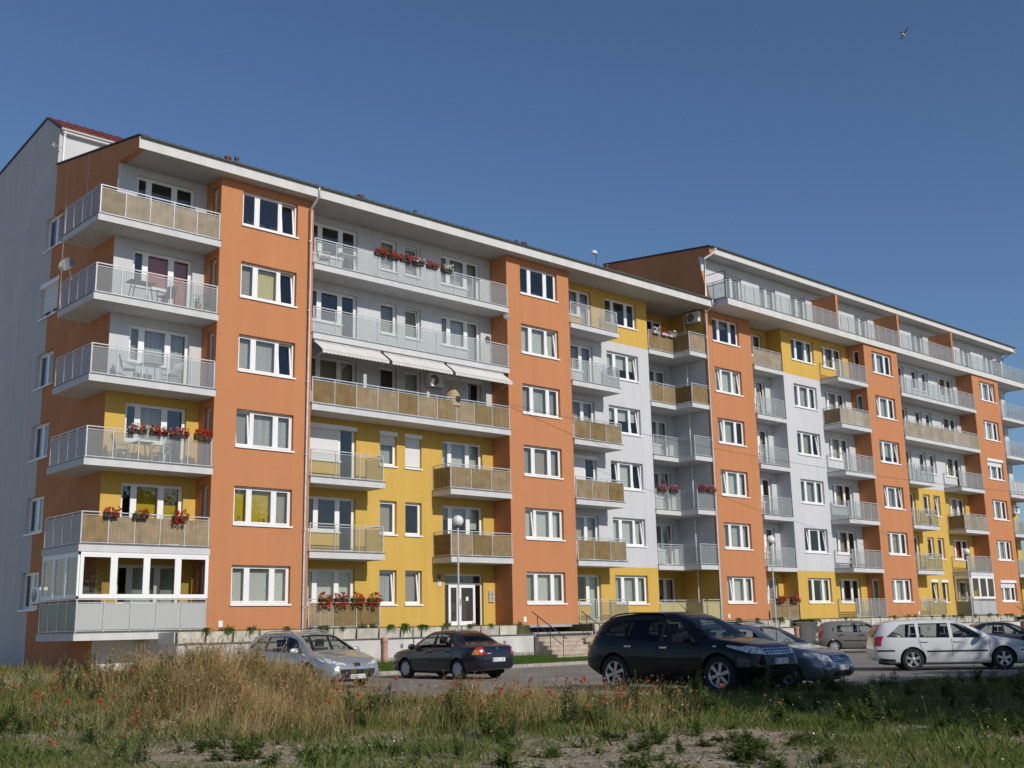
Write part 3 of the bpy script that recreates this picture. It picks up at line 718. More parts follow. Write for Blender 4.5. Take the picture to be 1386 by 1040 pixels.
for a, b_ in zip(xe[:-1], xe[1:]):
    mb.quad((a, edge_y(a), ROADZ), (b_, edge_y(b_), ROADZ), (b_, -4.44, ROADZ), (a, -4.44, ROADZ))
mb.quad((60, edge_y(60), ROADZ), (200, edge_y(60), ROADZ), (200, -4.44, ROADZ), (60, -4.44, ROADZ))
tag(build(mb, 'road', ASPH, fix=False), kind='structure')
KERB = noisy('kerb_concrete', (.30, .275, .24), (.42, .39, .345), scale=4, rough=.9, bump=.3)
kme = MB(); kme.box(0, .985, 0, .24, -.2, .115); kme.prism([(0, -.30), (.985, -.30), (.985, -.002), (0, -.002)], -.2, .006)
kmesh = kme.mesh('kerbstone', KERB)
kb = empty('kerb', (-6, -4.44, ROADZ)); tag(kb, kind='structure')
for i in range(72): link('kerbstone', kmesh, kb, (i*1.0, 0, 0))
kme2 = MB(); kme2.box(0, .985, 0, .18, -.2, .075); kmesh2 = kme2.mesh('kerbstone', KERB)
ang = math.atan(-.36); kb2 = empty('field_kerb', (-6.2, edge_y(-6.2), ROADZ), ang); tag(kb2, kind='structure')
for i in range(36): link('kerbstone', kmesh2, kb2, (i*1.0, -.2, 0))

# ================================================================== PLINTH WALLS, STAIRS
blk = MB()                                            # one concrete planter block, leaning a little
blk.poly([(.02, .02, 0), (.93, .02, 0), (.95, -.01, .34), (.0, -.01, .34)])
blk.poly([(0, -.01, .34), (.95, -.01, .34), (.95, .10, .36), (0, .10, .36)])
blk.poly([(.02, .02, 0), (0, -.01, .34), (0, .10, .36), (.02, .3, 0)]); blk.poly([(.93, .02, 0), (.93, .3, 0), (.95, .10, .36), (.95, -.01, .34)])
blk.poly([(0, .10, .36), (.95, .10, .36), (.93, .3, 0), (.02, .3, 0)]); blk.poly([(.02, .02, 0), (.02, .3, 0), (.93, .3, 0), (.93, .02, 0)])
BLOCKS = [blk.mesh('planter_block', noisy('planter_concrete_%d' % i, c1, c2, scale=3, rough=.95, bump=.4, extra=(1.5, .7, 1.0, (3, 3, .6)), coord='pos'))
          for i, (c1, c2) in enumerate((((.58, .54, .46), (.70, .65, .56)), ((.50, .46, .39), (.62, .57, .49)), ((.62, .57, .49), (.74, .69, .60))))]
SOILM = noisy('planting_soil', (.05, .06, .02), (.12, .11, .05), scale=3, rough=.95)
def plinth(label, x0, x1, y, blocks_from, left_face=True):
    t = empty('retaining_wall', (x0, y, -1.2)); tag(t, label, 'wall', 'retaining walls along the building')
    mb = MB(); mb.box(0, x1-x0, 0, 1.2-y if y > -2 else 1.2-y-1.3, -.5, .85); build(mb, 'wall', PLINTHW, t)
    mb = MB(); mb.box(-.004, x1-x0, -.012, .3, -.5, .17); build(mb, 'base_strip', PLINTHG, t)
    mb = MB(); mb.box(-.03, x1-x0, -.06, .2, .852, .885); build(mb, 'ledge', DRIP, t)
    mb = MB(); mb.box(.02, x1-x0-.02, .16, 1.3-y if y > -2 else 1.3-y-1.3, .86, 1.235); build(mb, 'planting_bed', SOILM, t)
    for i in range(int((x1-x0-.1-blocks_from)/1.0)):
        o = link('planter_block', random.choice(BLOCKS), t, (blocks_from+.05+i*1.0, .02+random.uniform(-.01, .01), .886)); o.rotation_euler = (random.uniform(-.02, .02), random.uniform(-.006, .006), 0)
    for i in range(int((x1-x0)/2.6)):
        mb = MB(); mb.box(0, .12, -.018, .04, 0, .14); link('vent', mb.mesh('vent', DRIP), t, (1.2+i*2.6, 0, .5))
    return t
def bed_end(p, d):
    mb = MB(); mb.box(-.02, .05, .16, d, .852, 1.24); build(mb, 'bed_end', PLINTHW, p)
p1 = plinth('low white retaining wall with planter blocks left of the entrance stairs', -2.65, 13.25, -1.4, 0)
bed_end(p1, 2.5)
mb = MB(); mb.box(0, .3, 2.6, 6.0, -.5, .851); build(mb, 'end_face', PLINTHW, p1)
for i in range(3):
    mb = MB(); mb.box(-.015, .02, .6+i*1.3, .72+i*1.3, .48, .66); build(mb, 'vent', DARKMET, p1)
plinth('retaining wall with planter blocks between stairs and projecting wing', 16.95, 32.45, -1.4, 0)
p3 = plinth('projecting retaining wall with grey shaded end in front of right wing', 32.5, 56.6, -2.66, .35)
mb = MB(); mb.box(-.12, .10, -.09, 1.35, 1.06, 1.12); mb.box(-.004, .3, -.004, 1.3, .8, 1.06); build(mb, 'cap', PLINTHW, p3)
plinth('far retaining wall with planter blocks beyond the second stairs', 60.0, 75, -2.66, 0)

def stairs(label, x0, x1, ytop, mat, second, cheekmat):
    t = empty('entrance_stairs', (x0, ytop, ROADZ)); tag(t, label, 'stairs', 'outdoor stairs to the entrances')
    W = x1-x0; nst = 7; rise = .175; run = .27; zt = 1.23
    mb = MB(); mb.box(0, W, 0, 1.5, -.2, zt); build(mb, 'landing', PLINTHG, t)
    for i in range(nst):
        mb = MB(); zz = zt-rise*(i+1); mb.box(0, W, -run*(i+1), -run*i-.001, -.2, zz-.05); st = build(mb, 'step', mat, t)
        mb = MB(); mb.box(-.01, W, -run*(i+1)-.02, -run*i, zz-.049, zz); build(mb, 'tread', mat, st)
    mb = MB(); mb.box(.1, W-.1, -.012, .0, zt-.30, zt-.06); build(mb, 'slot_shade', DARKMET, t)  # dark strip painted in for the shaded gap under the landing
    for i in range(3):
        mb = MB(); zz = zt-.28-rise*i; mb.box(second, second+.22, -run*(i+2.6), -run*(i+1.6), zz-.16, zz); mb.box(second+.28, second+.5, -run*(i+2.0), -run*(i+1.0), zz-.12, zz+.02); build(mb, 'cheek_step', cheekmat, t)
    for xr in (.04, second+.6):
        mb = MB(); top = [(xr, .1, zt+.86), (xr, -1.9, zt-.26)]
        mb.tube(top, .022, 6); mb.tube([(xr, -.25, zt+.30), (xr, -1.7, zt-.52)], .014, 6)
        for yy, zb in ((-.22, zt-.30), (-.95, zt-.8), (-1.7, zt-1.1)):
            zz = zt+.86+(yy-.1)*.56; mb.tube([(xr, yy, zb), (xr, yy, zz)], .018, 6)
        build(mb, 'handrail', METALD, t)
    return t
METALD = simple('dark_steel_rail', (.16, .16, .17), .45, .6)
TERRA = noisy('terracotta_step', (.40, .17, .09), (.52, .24, .14), scale=3, rough=.9)
stairs('beige stone stairs with steel handrails beside the second orange bay', 13.3, 16.9, -1.35, STONE, 2.4, STONE)
stairs('terracotta stairs with steel handrails below the fifth orange bay', 56.7, 59.95, -2.6, TERRA, 1.9, TERRA)
for x, y, lab in ((5.55, -1.52, 'pink drain pipe standing against wall near dark blue sedan'), (32.32, -1.52, 'pink drain pipe in the corner of the projecting retaining wall')):
    PINK = MATS.get('pink_pipe') or noisy('pink_pipe', (.42, .21, .16), (.55, .30, .24), scale=3, rough=.7)
    mb = MB(); mb.tube([(0, 0, -.1), (0, 0, .88)], .10, 12); o = link('drain_pipe', mb.mesh('drain_pipe', PINK, True), None, (x, y, -1.25)); tag(o, lab, 'pipe', 'pink drain pipes')
    mb = MB(); mb.tube([(0, .0, .80), (0, .0, .93)], .125, 12); mb.tube([(0, 0, .86), (0, .16, .90)], .08, 10); build(mb, 'pipe_cap', PINK, o, True)
# ---- globe lamps
GLOBE = simple('opal_globe', (.75, .75, .73), .25)
def lamp(x, y, zb, label):
    t = empty('street_lamp', (x, y, zb)); tag(t, label, 'street lamp', 'globe lamps along the lawn'); H = 3.86-zb
    mb = MB(); mb.tube([(0, 0, 0), (0, 0, 1.2), (0, 0, 1.22), (0, 0, H-.2)], [.058, .058, .036, .033], 12); build(mb, 'pole', METAL, t, True)
    mb = MB(); mb.lathe([(.035, H-.26), (.10, H-.20), (.11, H-.17), (.04, H-.17)], 16); build(mb, 'collar', METALD, t, True)
    mb = MB(); mb.lathe([(.21*math.sin(a)+1e-4, H-.21*math.cos(a)) for a in np.linspace(0.3, math.pi, 15)], 24); build(mb, 'globe', GLOBE, t, True)
lamp(6.95, -4.1, -1.36, 'tall white globe lamp in front of the glass entrance door')
lamp(26.72, -4.1, -1.36, 'tall white globe lamp beside the third orange bay')
lamp(46.98, -4.1, -1.36, 'tall white globe lamp in front of the far glazed balcony')
# ================================================================== CARS
TYRE = simple('tyre_rubber', (.018, .018, .018), .85)
ALLOY = simple('alloy_rim', (.55, .56, .58), .3, .8)
BLACKP = simple('black_trim', (.018, .018, .02), .5)
WELL = simple('wheel_well', (.008, .008, .008), .95)
CHROME = simple('chrome', (.75, .76, .78), .12, 1.0)
REDL = simple('red_lamp', (.42, .02, .015), .12, 0, .6, 1.0)
AMB = simple('amber_lamp', (.75, .25, .03), .12, 0, .6, 1.0)
HEADL = noisy('head_lamp', (.30, .32, .34), (.75, .77, .8), scale=16, rough=.08, detail=2, coord='obj', spec=.9)
PLATE = simple('plate_white', (.72, .72, .72), .4)
PLTXT = simple('plate_text', (.03, .03, .03), .5)
SEAM = simple('panel_gap', (.012, .012, .012), .8)
CABIN = simple('cabin_dark', (.035, .035, .036), .8); SEATM = simple('seat_fabric', (.07, .07, .075), .9)
def paint(name, c, metal=.0, rough=.35, coat=1.0):
    m = simple(name, c, rough, metal, .5 if coat > .9 else .2, coat); return m
def interp(pts, x):
    xp = [p[0] for p in pts]; zp = [p[1] for p in pts]
    # monotone cubic through the control points
    n = len(xp); h = np.diff(xp); dl = np.diff(zp)/h; mm = np.zeros(n)
    for i in range(1, n-1):
        mm[i] = 0 if dl[i-1]*dl[i] <= 0 else 2*dl[i-1]*dl[i]/(dl[i-1]+dl[i])
    mm[0], mm[-1] = dl[0], dl[-1]
    x = min(max(x, xp[0]), xp[-1]); i = min(max(int(np.searchsorted(xp, x))-1, 0), n-2); t = (x-xp[i])/h[i]
    return (2*t**3-3*t**2+1)*zp[i]+(t**3-2*t**2+t)*h[i]*mm[i]+(-2*t**3+3*t**2)*zp[i+1]+(t**3-t**2)*h[i]*mm[i+1]
def car(spec, loc, heading, label, name='parked_car'):
    S = spec; L2 = S['L']/2; W2 = S['W']/2
    root = empty(name, loc, heading); tag(root, label, 'car', 'cars parked in front of the building')
    top = sorted(S['top']); belt = sorted(S['belt']); bot = sorted(S['bot'])
    stations = sorted(set([round(x, 4) for x in np.linspace(-L2, L2, 74)]+[round(s*L2*(1-e), 4) for s in (-1, 1) for e in (.002, .006, .012, .022, .034)]))
    rings = []
    for x in stations:
        zt = interp(top, x); zb = interp(bot, x); zs = min(interp(belt, x), zt-.015)
        e = max(0, abs(x)/L2-.62)/.38; w = W2*(1-S.get('taper', .24)*e**3.0)
        if abs(x)/L2 > .97: w -= .10*((abs(x)/L2-.97)/.03)**2
        gh = zt-zs
        yr = w*.975-min(gh*S.get('tumble', .36), .32) - .03
        k = min(1, gh/.35)
        edge = .05+.05*k
        pr = [(0, zb), (.82*w, zb), (.93*w, zb+.05), (.985*w, zb+.22*(zs-zb)), (1.0*w, zb+.55*(zs-zb)), (.992*w, zb+.80*(zs-zb)), (.965*w, zs)]
        a = (.965*w, zs); c = (yr, zt-edge*min(1, gh/.12)*.9)
        for t in (.25, .5, .75, 1.0): pr.append((a[0]+(c[0]-a[0])*t+.012*k*math.sin(math.pi*t), a[1]+(c[1]-a[1])*t))
        pr += [(yr*.955, zt-(zt-c[1])*.45), (yr*.86, zt-(zt-c[1])*.17), (yr*.55, zt-(zt-c[1])*.03), (0, zt)]
        rings.append([(x, y, z) for y, z in pr])
    n = len(rings[0]); full = [r+[(p[0], -p[1], p[2]) for p in r[-2:0:-1]] for r in rings]; N = len(full[0])
    v = [p for r in full for p in r]; f = []
    for i in range(len(full)-1):
        for j in range(N): f.append((i*N+j, i*N+(j+1) % N, (i+1)*N+(j+1) % N, (i+1)*N+j))
    f.append(tuple(range(N))); f.append(tuple(range((len(full)-1)*N, len(full)*N))[::-1])
    me = bpy.data.meshes.new('body'); me.from_pydata(v, [], f)
    bm = bmesh.new(); bm.from_mesh(me); bmesh.ops.recalc_face_normals(bm, faces=bm.faces)
    # the greenhouse is cut out where the glass goes and the cabin is a dark shell inside
    bvh = BVHTree.FromBMesh(bm); bm.to_mesh(me); bm.free()
    me.materials.append(S['paint']); me.materials.append(WELL)
    body = bpy.data.objects.new('body', me); col.objects.link(body)
    ax = (S['fa'], S['ra']); wr = S['wr']
    cut = MB()
    for xa in ax:
        for s in (-1, 1): cut.lathe([(1e-4, 0), (wr*1.16, 0), (wr*1.16, s*.42), (1e-4, s*.42)], 36, (xa, s*(W2-.30), wr), 'y')
    me.materials.append(CABIN); cutters = [cut.mesh('cutter', WELL)]
    # hollow cabin and real window openings
    cab = []
    for x in np.linspace(S['cabin'][0], S['cabin'][1], 26):
        zt = interp(top, x)-.055; zs = min(interp(belt, x), zt-.03); e = max(0, abs(x)/L2-.62)/.38; w = W2*(1-S.get('taper', .24)*e**3.0)-.075
        gh = zt+.055-zs; yr = (w+.075)*.975-min(gh*S.get('tumble', .36), .32)-.08
        cab.append([(x, -w*.93, .42), (x, w*.93, .42), (x, w*.95, zs), (x, max(yr, .3), zt-.04), (x, max(yr, .3)*.8, zt), (x, -max(yr, .3)*.8, zt), (x, -max(yr, .3), zt-.04), (x, -w*.95, zs)])
    cm = MB(); cm.v = [p for r in cab for p in r]
    for i in range(25):
        for j in range(8): cm.f.append((i*8+j, i*8+(j+1) % 8, (i+1)*8+(j+1) % 8, (i+1)*8+j)); cm.m.append(0)
    cm.f += [tuple(range(8)), tuple(range(200, 208))[::-1]]; cm.m += [0, 0]
    cutters.append(cm.mesh('cutter', CABIN))
    wc = MB()
    for lo, hi in S['side_windows']:
        pg = list(lo)+list(hi)[::-1]; k0 = len(wc.v); nn = len(pg)
        wc.v += [(p[0], -1.3, p[1]) for p in pg]+[(p[0], 1.3, p[1]) for p in pg]
        wc.f += [tuple(range(k0, k0+nn)), tuple(range(k0+nn, k0+2*nn))[::-1]]+[(k0+i, k0+(i+1) % nn, k0+nn+(i+1) % nn, k0+nn+i) for i in range(nn)]; wc.m += [0]*(nn+2)
    cutters.append(wc.mesh('cutter', BLACKP))
    wc = MB()
    for (lo, hi), xa_, xb_ in ((S['windscreen'], .35, 2.6), (S['rear_window'], -2.6, S['cabin'][0]+.12)):
        pg = list(lo)+list(hi)[::-1]; k0 = len(wc.v); nn = len(pg)
        wc.v += [(xa_, p[0], p[1]) for p in pg]+[(xb_, p[0], p[1]) for p in pg]
        wc.f += [tuple(range(k0, k0+nn)), tuple(range(k0+nn, k0+2*nn))[::-1]]+[(k0+i, k0+(i+1) % nn, k0+nn+(i+1) % nn, k0+nn+i) for i in range(nn)]; wc.m += [0]*(nn+2)
    cutters.append(wc.mesh('cutter', BLACKP)); me.materials.append(BLACKP); obs = []
    for cme in cutters:
        cob = bpy.data.objects.new('cutter', cme); col.objects.link(cob); obs.append(cob)
        md = body.modifiers.new('b', 'BOOLEAN'); md.object = cob; md.solver = 'EXACT'; md.operation = 'DIFFERENCE'; md.material_mode = 'TRANSFER'
    dg = bpy.context.evaluated_depsgraph_get(); dg.update()
    me2 = bpy.data.meshes.new_from_object(body.evaluated_get(dg)); body.modifiers.clear(); body.data = me2
    me2.polygons.foreach_set('use_smooth', [True]*len(me2.polygons)); me2.set_sharp_from_angle(angle=R(38)); me2.name = 'body'
    for cob in obs: bpy.data.objects.remove(cob)
    body.parent = root
    zf, hb = .42, S['H']-.42
    for (xs_, yy) in ((S['seat'], .36), (S['seat'], -.36), (S['seat']-.85, .36), (S['seat']-.85, -.36)):
        mb = MB(); mb.box(xs_-.1, xs_+.38, yy-.24, yy+.24, zf+.0, zf+.16); mb.prism([(xs_-.22, yy-.23), (xs_-.06, yy-.23), (xs_-.06, yy+.23), (xs_-.22, yy+.23)], zf+.1, zf+hb*.58); mb.box(xs_-.20, xs_-.10, yy-.12, yy+.12, zf+hb*.60, zf+hb*.80)
        build(mb, 'seat', SEATM, root)
    mb = MB(); mb.box(S['seat']+.75, S['cabin'][1]-.12, -W2+.16, W2-.16, .5, S['dash']); build(mb, 'dashboard', CABIN, root)
    mb = MB(); mb.lathe([(.17, -.012), (.185, 0), (.17, .012)], 20, (0, 0, 0), 'x'); mb.v = [(p[0]+S['seat']+.62+p[2]*.3, p[1]+.36, p[2]+S['dash']) for p in mb.v]; build(mb, 'steering_wheel', CABIN, root)
    def patch(nm, lo, hi, mat, direction, off=.006, nu=8, nv=5, mirror=True, parent=None, smooth=True):
        """lo / hi: polylines in the plane across 'direction'; cast on the body and lifted off it"""
        out = []
        for s in ((1, -1) if mirror else (1,)):
            mb = MB(); D = Vector(direction); 
            if direction[1] != 0 and direction[0] == 0: mk = lambda p: Vector((p[0], 0, p[1]))
            else: mk = lambda p: Vector((0, p[0], p[1]))
            Lo = resample(lo, nu); Hi = resample(hi, nu); P = []
            for j in range(nv+1):
                for i in range(nu+1):
                    q = (Lo[i][0]+(Hi[i][0]-Lo[i][0])*j/nv, Lo[i][1]+(Hi[i][1]-Lo[i][1])*j/nv)
                    o = mk(q); d = D.copy(); 
                    hit, nrm, _, _ = bvh.ray_cast(o-d*6, d)
                    if hit is None:
                        hit, nrm, _, _ = bvh.find_nearest(o-d*S['W'])
                    if nrm.dot(d) > 0: nrm = -nrm
                    p = hit+nrm*off; P.append((p.x, p.y*s, p.z))
            for j in range(nv):
                for i in range(nu):
                    a = j*(nu+1)+i; mb.quad(P[a], P[a+1], P[a+nu+2], P[a+nu+1])
            o = build(mb, nm, mat, parent or root, False); 
            me_ = o.data; bm_ = bmesh.new(); bm_.from_mesh(me_); bmesh.ops.remove_doubles(bm_, verts=bm_.verts, dist=1e-5)
            bmesh.ops.recalc_face_normals(bm_, faces=bm_.faces); bm_.to_mesh(me_); bm_.free()
            me_.polygons.foreach_set('use_smooth', [True]*len(me_.polygons)); out.append(o)
        return out
    SIDE, FRONT, REAR, TOP = (0, -1, 0), (-1, 0, 0), (1, 0, 0), (0, 0, -1)
    for i, (lo, hi) in enumerate(S['side_windows']):
        patch('side_window', lo, hi, S.get('glass', CSIDE) if i else CSIDE, SIDE, .004, 12)
    patch('windscreen', *S['windscreen'], CSCREEN, FRONT, .004, 14, 8, False)
    patch('rear_window', *S['rear_window'], S.get('rglass', CSIDE), REAR, .004, 12, 6, False)
    for lo, hi, mt in S['head']: patch('headlight', lo, hi, mt, FRONT, .008, 8, 4)
    for lo, hi, mt in S['tail']: patch('tail_light', lo, hi, mt, REAR, .008, 6, 4)
    for lo, hi, mt in S.get('tail_side', []): patch('tail_light', lo, hi, mt, SIDE, .008, 5, 4)
    for lo, hi, mt in S.get('head_side', []): patch('headlight', lo, hi, mt, SIDE, .008, 6, 4)
    for nm, lo, hi, mt in S.get('front', []): patch(nm, lo, hi, mt, FRONT, .010, 10, 3, False)
    for nm, lo, hi, mt in S.get('rear', []): patch(nm, lo, hi, mt, REAR, .010, 10, 3, False)
    for nm, lo, hi, mt in S.get('side', []): patch(nm, lo, hi, mt, SIDE, .008, 14, 2)
    for pl in S['seams']:
        for a, b in zip(pl[:-1], pl[1:]):
            dx, dz = b[0]-a[0], b[1]-a[1]; ln = math.hypot(dx, dz); ox, oz = -dz/ln*.006, dx/ln*.006
            patch('panel_gap', [(a[0]-ox, a[1]-oz), (b[0]-ox, b[1]-oz)], [(a[0]+ox, a[1]+oz), (b[0]+ox, b[1]+oz)], SEAM, SIDE, .003, 6, 1)
    # handles and mirrors
    for hx, hz in S['handles']:
        for s in (-1, 1):
            hit, nrm, _, _ = bvh.ray_cast(Vector((hx, s*3, hz)), Vector((0, -s, 0)))
            mb = MB(); mb.box(hx-.10, hx+.10, hit.y-.012, hit.y+s*.035, hz-.018, hz+.018); build(mb, 'door_handle', S.get('handle_mat', S['paint']), root)
    mx_, mz_ = S['mirror']
    for s in (-1, 1):
        hit, nrm, _, _ = bvh.ray_cast(Vector((mx_, s*3, mz_)), Vector((0, -s, 0)))
        mb = MB(); c = (mx_+.02, hit.y+s*.15, mz_+.06)
        prof = [(1e-4, -.13), (.055, -.115), (.085, -.04), (.088, .04), (.06, .11), (1e-4, .125)]
        mb.lathe([(r, h) for r, h in prof], 14, (0, 0, 0), 'y'); mb.v = [(p[0]*.75+c[0], p[1]*.95+c[1], p[2]*1.0+c[2]) for p in mb.v]
        mir = build(mb, 'mirror', S.get('mirror_mat', S['paint']), root, True)
        mb = MB(); mb.bar((mx_, hit.y-s*.02, mz_+.01), (mx_+.01, hit.y+s*.08, mz_+.04), .06, .04); build(mb, 'mirror_arm', BLACKP, mir)
    # wheels
    for xa in ax:
        for s in (-1, 1):
            key = ('wheel', S['rim'], round(wr, 3))
            if key not in MC:
                mb = MB(); w = .205
                mb.lathe([(wr*.66, -w/2+.012), (wr*.74, -w/2), (wr*.93, -w/2+.006), (wr*.985, -w/2+.03), (wr, -w/2+.06), (wr, w/2-.06), (wr*.985, w/2-.03), (wr*.93, w/2-.006), (wr*.74, w/2), (wr*.66, w/2-.012)], 40, (0, 0, 0), 'y')
                tyre = mb.mesh('wheel', TYRE, True)
                mb = MB(); r0 = wr*.68; y = -w/2+.012
                mb.lathe([(r0, y), (r0*.97, y-.006), (r0*.90, y+.004), (r0*.86, y+.03), (r0*.84, y+.12)], 36, (0, 0, 0), 'y')
                ns = S['rim'][0]
                mb.lathe([(1e-4, y-.004), (r0*.17, y-.003), (r0*.24, y+.006), (r0*.25, y+.04)], 16, (0, 0, 0), 'y')
                for i in range(ns):
                    t = 2*math.pi*i/ns+.3; ca, sa = math.cos(t), math.sin(t); wi, wo = r0*S['rim'][1]*.85, r0*S['rim'][1]*1.15
                    def P(r, o, yy): return (r*ca-o*sa, yy, r*sa+o*ca)
                    i_, o_ = r0*.15, r0*.90
                    pts = [P(i_, -wi, y+.004), P(o_, -wo, y+.002), P(o_, wo, y+.002), P(i_, wi, y+.004)]
                    bk = [(p[0], p[1]+.03, p[2]) for p in pts]
                    mb.poly(pts); [mb.quad(pts[a], pts[(a+1) % 4], bk[(a+1) % 4], bk[a]) for a in range(4)]
                rim = mb.mesh('rim', S['rim'][2], True)
                mb = MB(); mb.lathe([(1e-4, .0), (r0*.9, .0)], 30, (0, -w/2+.06, 0), 'y'); disc = mb.mesh('dark_backdrop', WELL)  # near-black backdrop disc, paints the shade behind the spokes
                MC[key] = (tyre, rim, disc)
            tyre, rim, disc = MC[key]
            w = link('wheel', tyre, root, (xa, s*(W2-.125), wr), 0 if s < 0 else math.pi)
            link('rim', rim, w); link('dark_backdrop', disc, w)
    # underside / cabin
    mb = MB(); mb.box(-L2*.86, L2*.86, -W2*.62, W2*.62, .16, .34); build(mb, 'underbody', WELL, root)
    if S.get('rails'):
        for s in (-1, 1):
            mb = MB(); x0, x1, yr = S['rails']; pts = []
            for t in np.linspace(0, 1, 14):
                x = x0+(x1-x0)*t; hit, nrm, _, _ = bvh.ray_cast(Vector((x, s*yr, 3)), Vector((0, 0, -1))); e = min(1, min(t, 1-t)*8)
                pts.append((x, s*yr, hit.z+.045*e+.002))
            mb.tube(pts, .016, 8); build(mb, 'roof_rail', S.get('rail_mat', METALD), root, True)
    if S.get('antenna'):
        xa = S['antenna']; hit, _, _, _ = bvh.ray_cast(Vector((xa, 0, 3)), Vector((0, 0, -1)))
        mb = MB(); mb.tube([hit, hit+Vector((-.32*S.get('adir', 1), 0, .30))], [.008, .003], 6); build(mb, 'antenna', BLACKP, root)
    for end, (y0, z0) in S['plates']:
        d = Vector((-end, 0, 0)); hit, nrm, _, _ = bvh.ray_cast(Vector((end*5, y0, z0)), d)
        mb = MB(); mb.box(-.012, .012, -.26, .26, -.057, .057); p = build(mb, 'licence_plate', PLATE, root); p.location = (hit.x+end*.016, y0, z0); p.rotation_euler = (0, 0, 0)
        mb = MB(); mb.box(end*.0125, end*.0135, -.258*end*1.0, -.258*end+.045*end, -.055, .055); build(mb, 'plate_band', BLUEB, p)
        for q in range(7):
            if q == 2: continue
            mb = MB(); y0_ = -.19+q*.062; mb.box(end*.0128, end*.0138, y0_, y0_+.012, -.036, .036); mb.box(end*.0128, end*.0138, y0_+.013, y0_+.034, -.036 if q % 2 else .024, -.024 if q % 2 else .036); build(mb, 'plate_mark', PLTXT, p)
    return root
BLUEB = simple('plate_blue', (.03, .08, .35), .4)
def opaque_glass(name, c, r=.03):
    m = simple(name, c, r, 0, .8); m.node_tree.nodes['Principled BSDF'].inputs['IOR'].default_value = 1.5; return m
def thin_glass(name, t, f0=.05):
    m, n, l, b = nt(name); n.remove(b); out = n['Material Output']
    tr = n.new('ShaderNodeBsdfTransparent'); tr.inputs[0].default_value = (t*.96, t, t*.98, 1); gl = n.new('ShaderNodeBsdfGlossy'); gl.inputs['Roughness'].default_value = .012
    mx = n.new('ShaderNodeMixShader'); l.new(schlick(n, l, f0, .9), mx.inputs[0]); l.new(tr.outputs[0], mx.inputs[1]); l.new(gl.outputs[0], mx.inputs[2]); l.new(mx.outputs[0], out.inputs['Surface']); return m
CSIDE = thin_glass('tinted_side_glass', .62); CSCREEN = thin_glass('windscreen_glass', .74, .06); CBLK = thin_glass('privacy_glass', .16, .04)
def resample(pl, n):
    d = [0]
    for a, b in zip(pl[:-1], pl[1:]): d.append(d[-1]+math.hypot(b[0]-a[0], b[1]-a[1]))
    out = []
    for i in range(n+1):
        t = d[-1]*i/n; k = 0
        while k < len(d)-2 and t > d[k+1]: k += 1
        u = (t-d[k])/max(d[k+1]-d[k], 1e-9); a, b = pl[k], pl[k+1]; out.append((a[0]+(b[0]-a[0])*u, a[1]+(b[1]-a[1])*u))
    return out
def grow(pl, e):
    s = 1 if pl[-1][0] > pl[0][0] else -1
    return [(pl[0][0]-s*e, pl[0][1])]+list(pl[1:-1])+[(pl[-1][0]+s*e, pl[-1][1])]

def ends(L2, nose, tail):      # common bumper undersides
    return [(-L2, tail+.14), (-L2+.03, tail+.05), (-L2+.16, tail), (-L2+.6, .20), (0, .185), (L2-.6, .19), (L2-.16, nose), (L2-.03, nose+.06), (L2, nose+.16)]
# --- silver estate with panoramic roof
L2 = 2.38
C_PEUG = dict(H=1.49, cabin=(-2.0, 1.15), seat=.12, dash=.92, L=4.76, W=1.82, fa=1.36, ra=-1.365, wr=.325, paint=paint('silver_paint', (.42, .44, .46), .55, .30),
  top=[(-L2, .62), (-L2+.02, .74), (-L2+.06, .90), (-L2+.20, 1.12), (-L2+.48, 1.38), (-L2+.85, 1.455), (-.5, 1.49), (.05, 1.47), (.45, 1.37), (.95, 1.14), (1.32, .965), (1.7, .88), (2.05, .79), (2.25, .70), (2.34, .60), (L2, .50)],
  belt=[(-L2, .70), (-1.9, .95), (-.9, .93), (.5, .885), (1.2, .86), (1.7, .78), (2.1, .66), (L2, .48)], bot=ends(L2, .24, .28), tumble=.40,
  side_windows=[([(1.02, .91), (-.02, .94)], [(.98, .93), (.42, 1.28), (-.02, 1.36)]), ([(-.06, .94), (-1.02, .975)], [(-.06, 1.36), (-1.0, 1.36)]), ([(-1.06, .98), (-1.85, 1.06)], [(-1.06, 1.36), (-1.5, 1.31), (-1.84, 1.09)])],
  windscreen=([(-.68, .97), (-.35, .995), (0, 1.0), (.35, .995), (.68, .97)], [(-.54, 1.37), (0, 1.41), (.54, 1.37)]), rear_window=([(-.58, 1.0), (.58, 1.0)], [(-.5, 1.34), (.5, 1.34)]),
  head=[([(.36, .60), (.60, .62), (.79, .67)], [(.36, .645), (.60, .70), (.79, .80)], HEADL)], head_side=[([(2.02, .67), (1.72, .78)], [(2.02, .73), (1.70, .80)], HEADL)],
  tail=[([(.62, .78), (.82, .78)], [(.6, 1.0), (.78, 1.0)], REDL)],
  front=[('grille', [(-.48, .30), (0, .28), (.48, .30)], [(-.56, .50), (0, .49), (.56, .50)], BLACKP), ('badge', [(-.10, .57), (.10, .57)], [(-.11, .655), (.11, .655)], BLACKP), ('grille_lip', [(-.58, .505), (0, .495), (.58, .505)], [(-.6, .535), (0, .525), (.6, .535)], paint('silver_lip', (.5, .52, .54), .6, .25))],
  side=[('sill_trim', [(-1.0, .24), (1.0, .24)], [(-1.0, .30), (1.0, .30)], BLACKP)],
  seams=[[(-.04, .32), (-.04, .93)], [(1.02, .36), (1.06, .88)], [(-1.0, .95), (-1.02, .7), (-.85, .35)]], handles=[(.15, .80), (-.82, .84)], mirror=(.82, .92), mirror_mat=paint('silver_mirror', (.6, .61, .62), .5, .25),
  rim=(5, .16, ALLOY), rails=(-1.5, .15, .57), rail_mat=METAL, plates=[(1, (0, .31))])
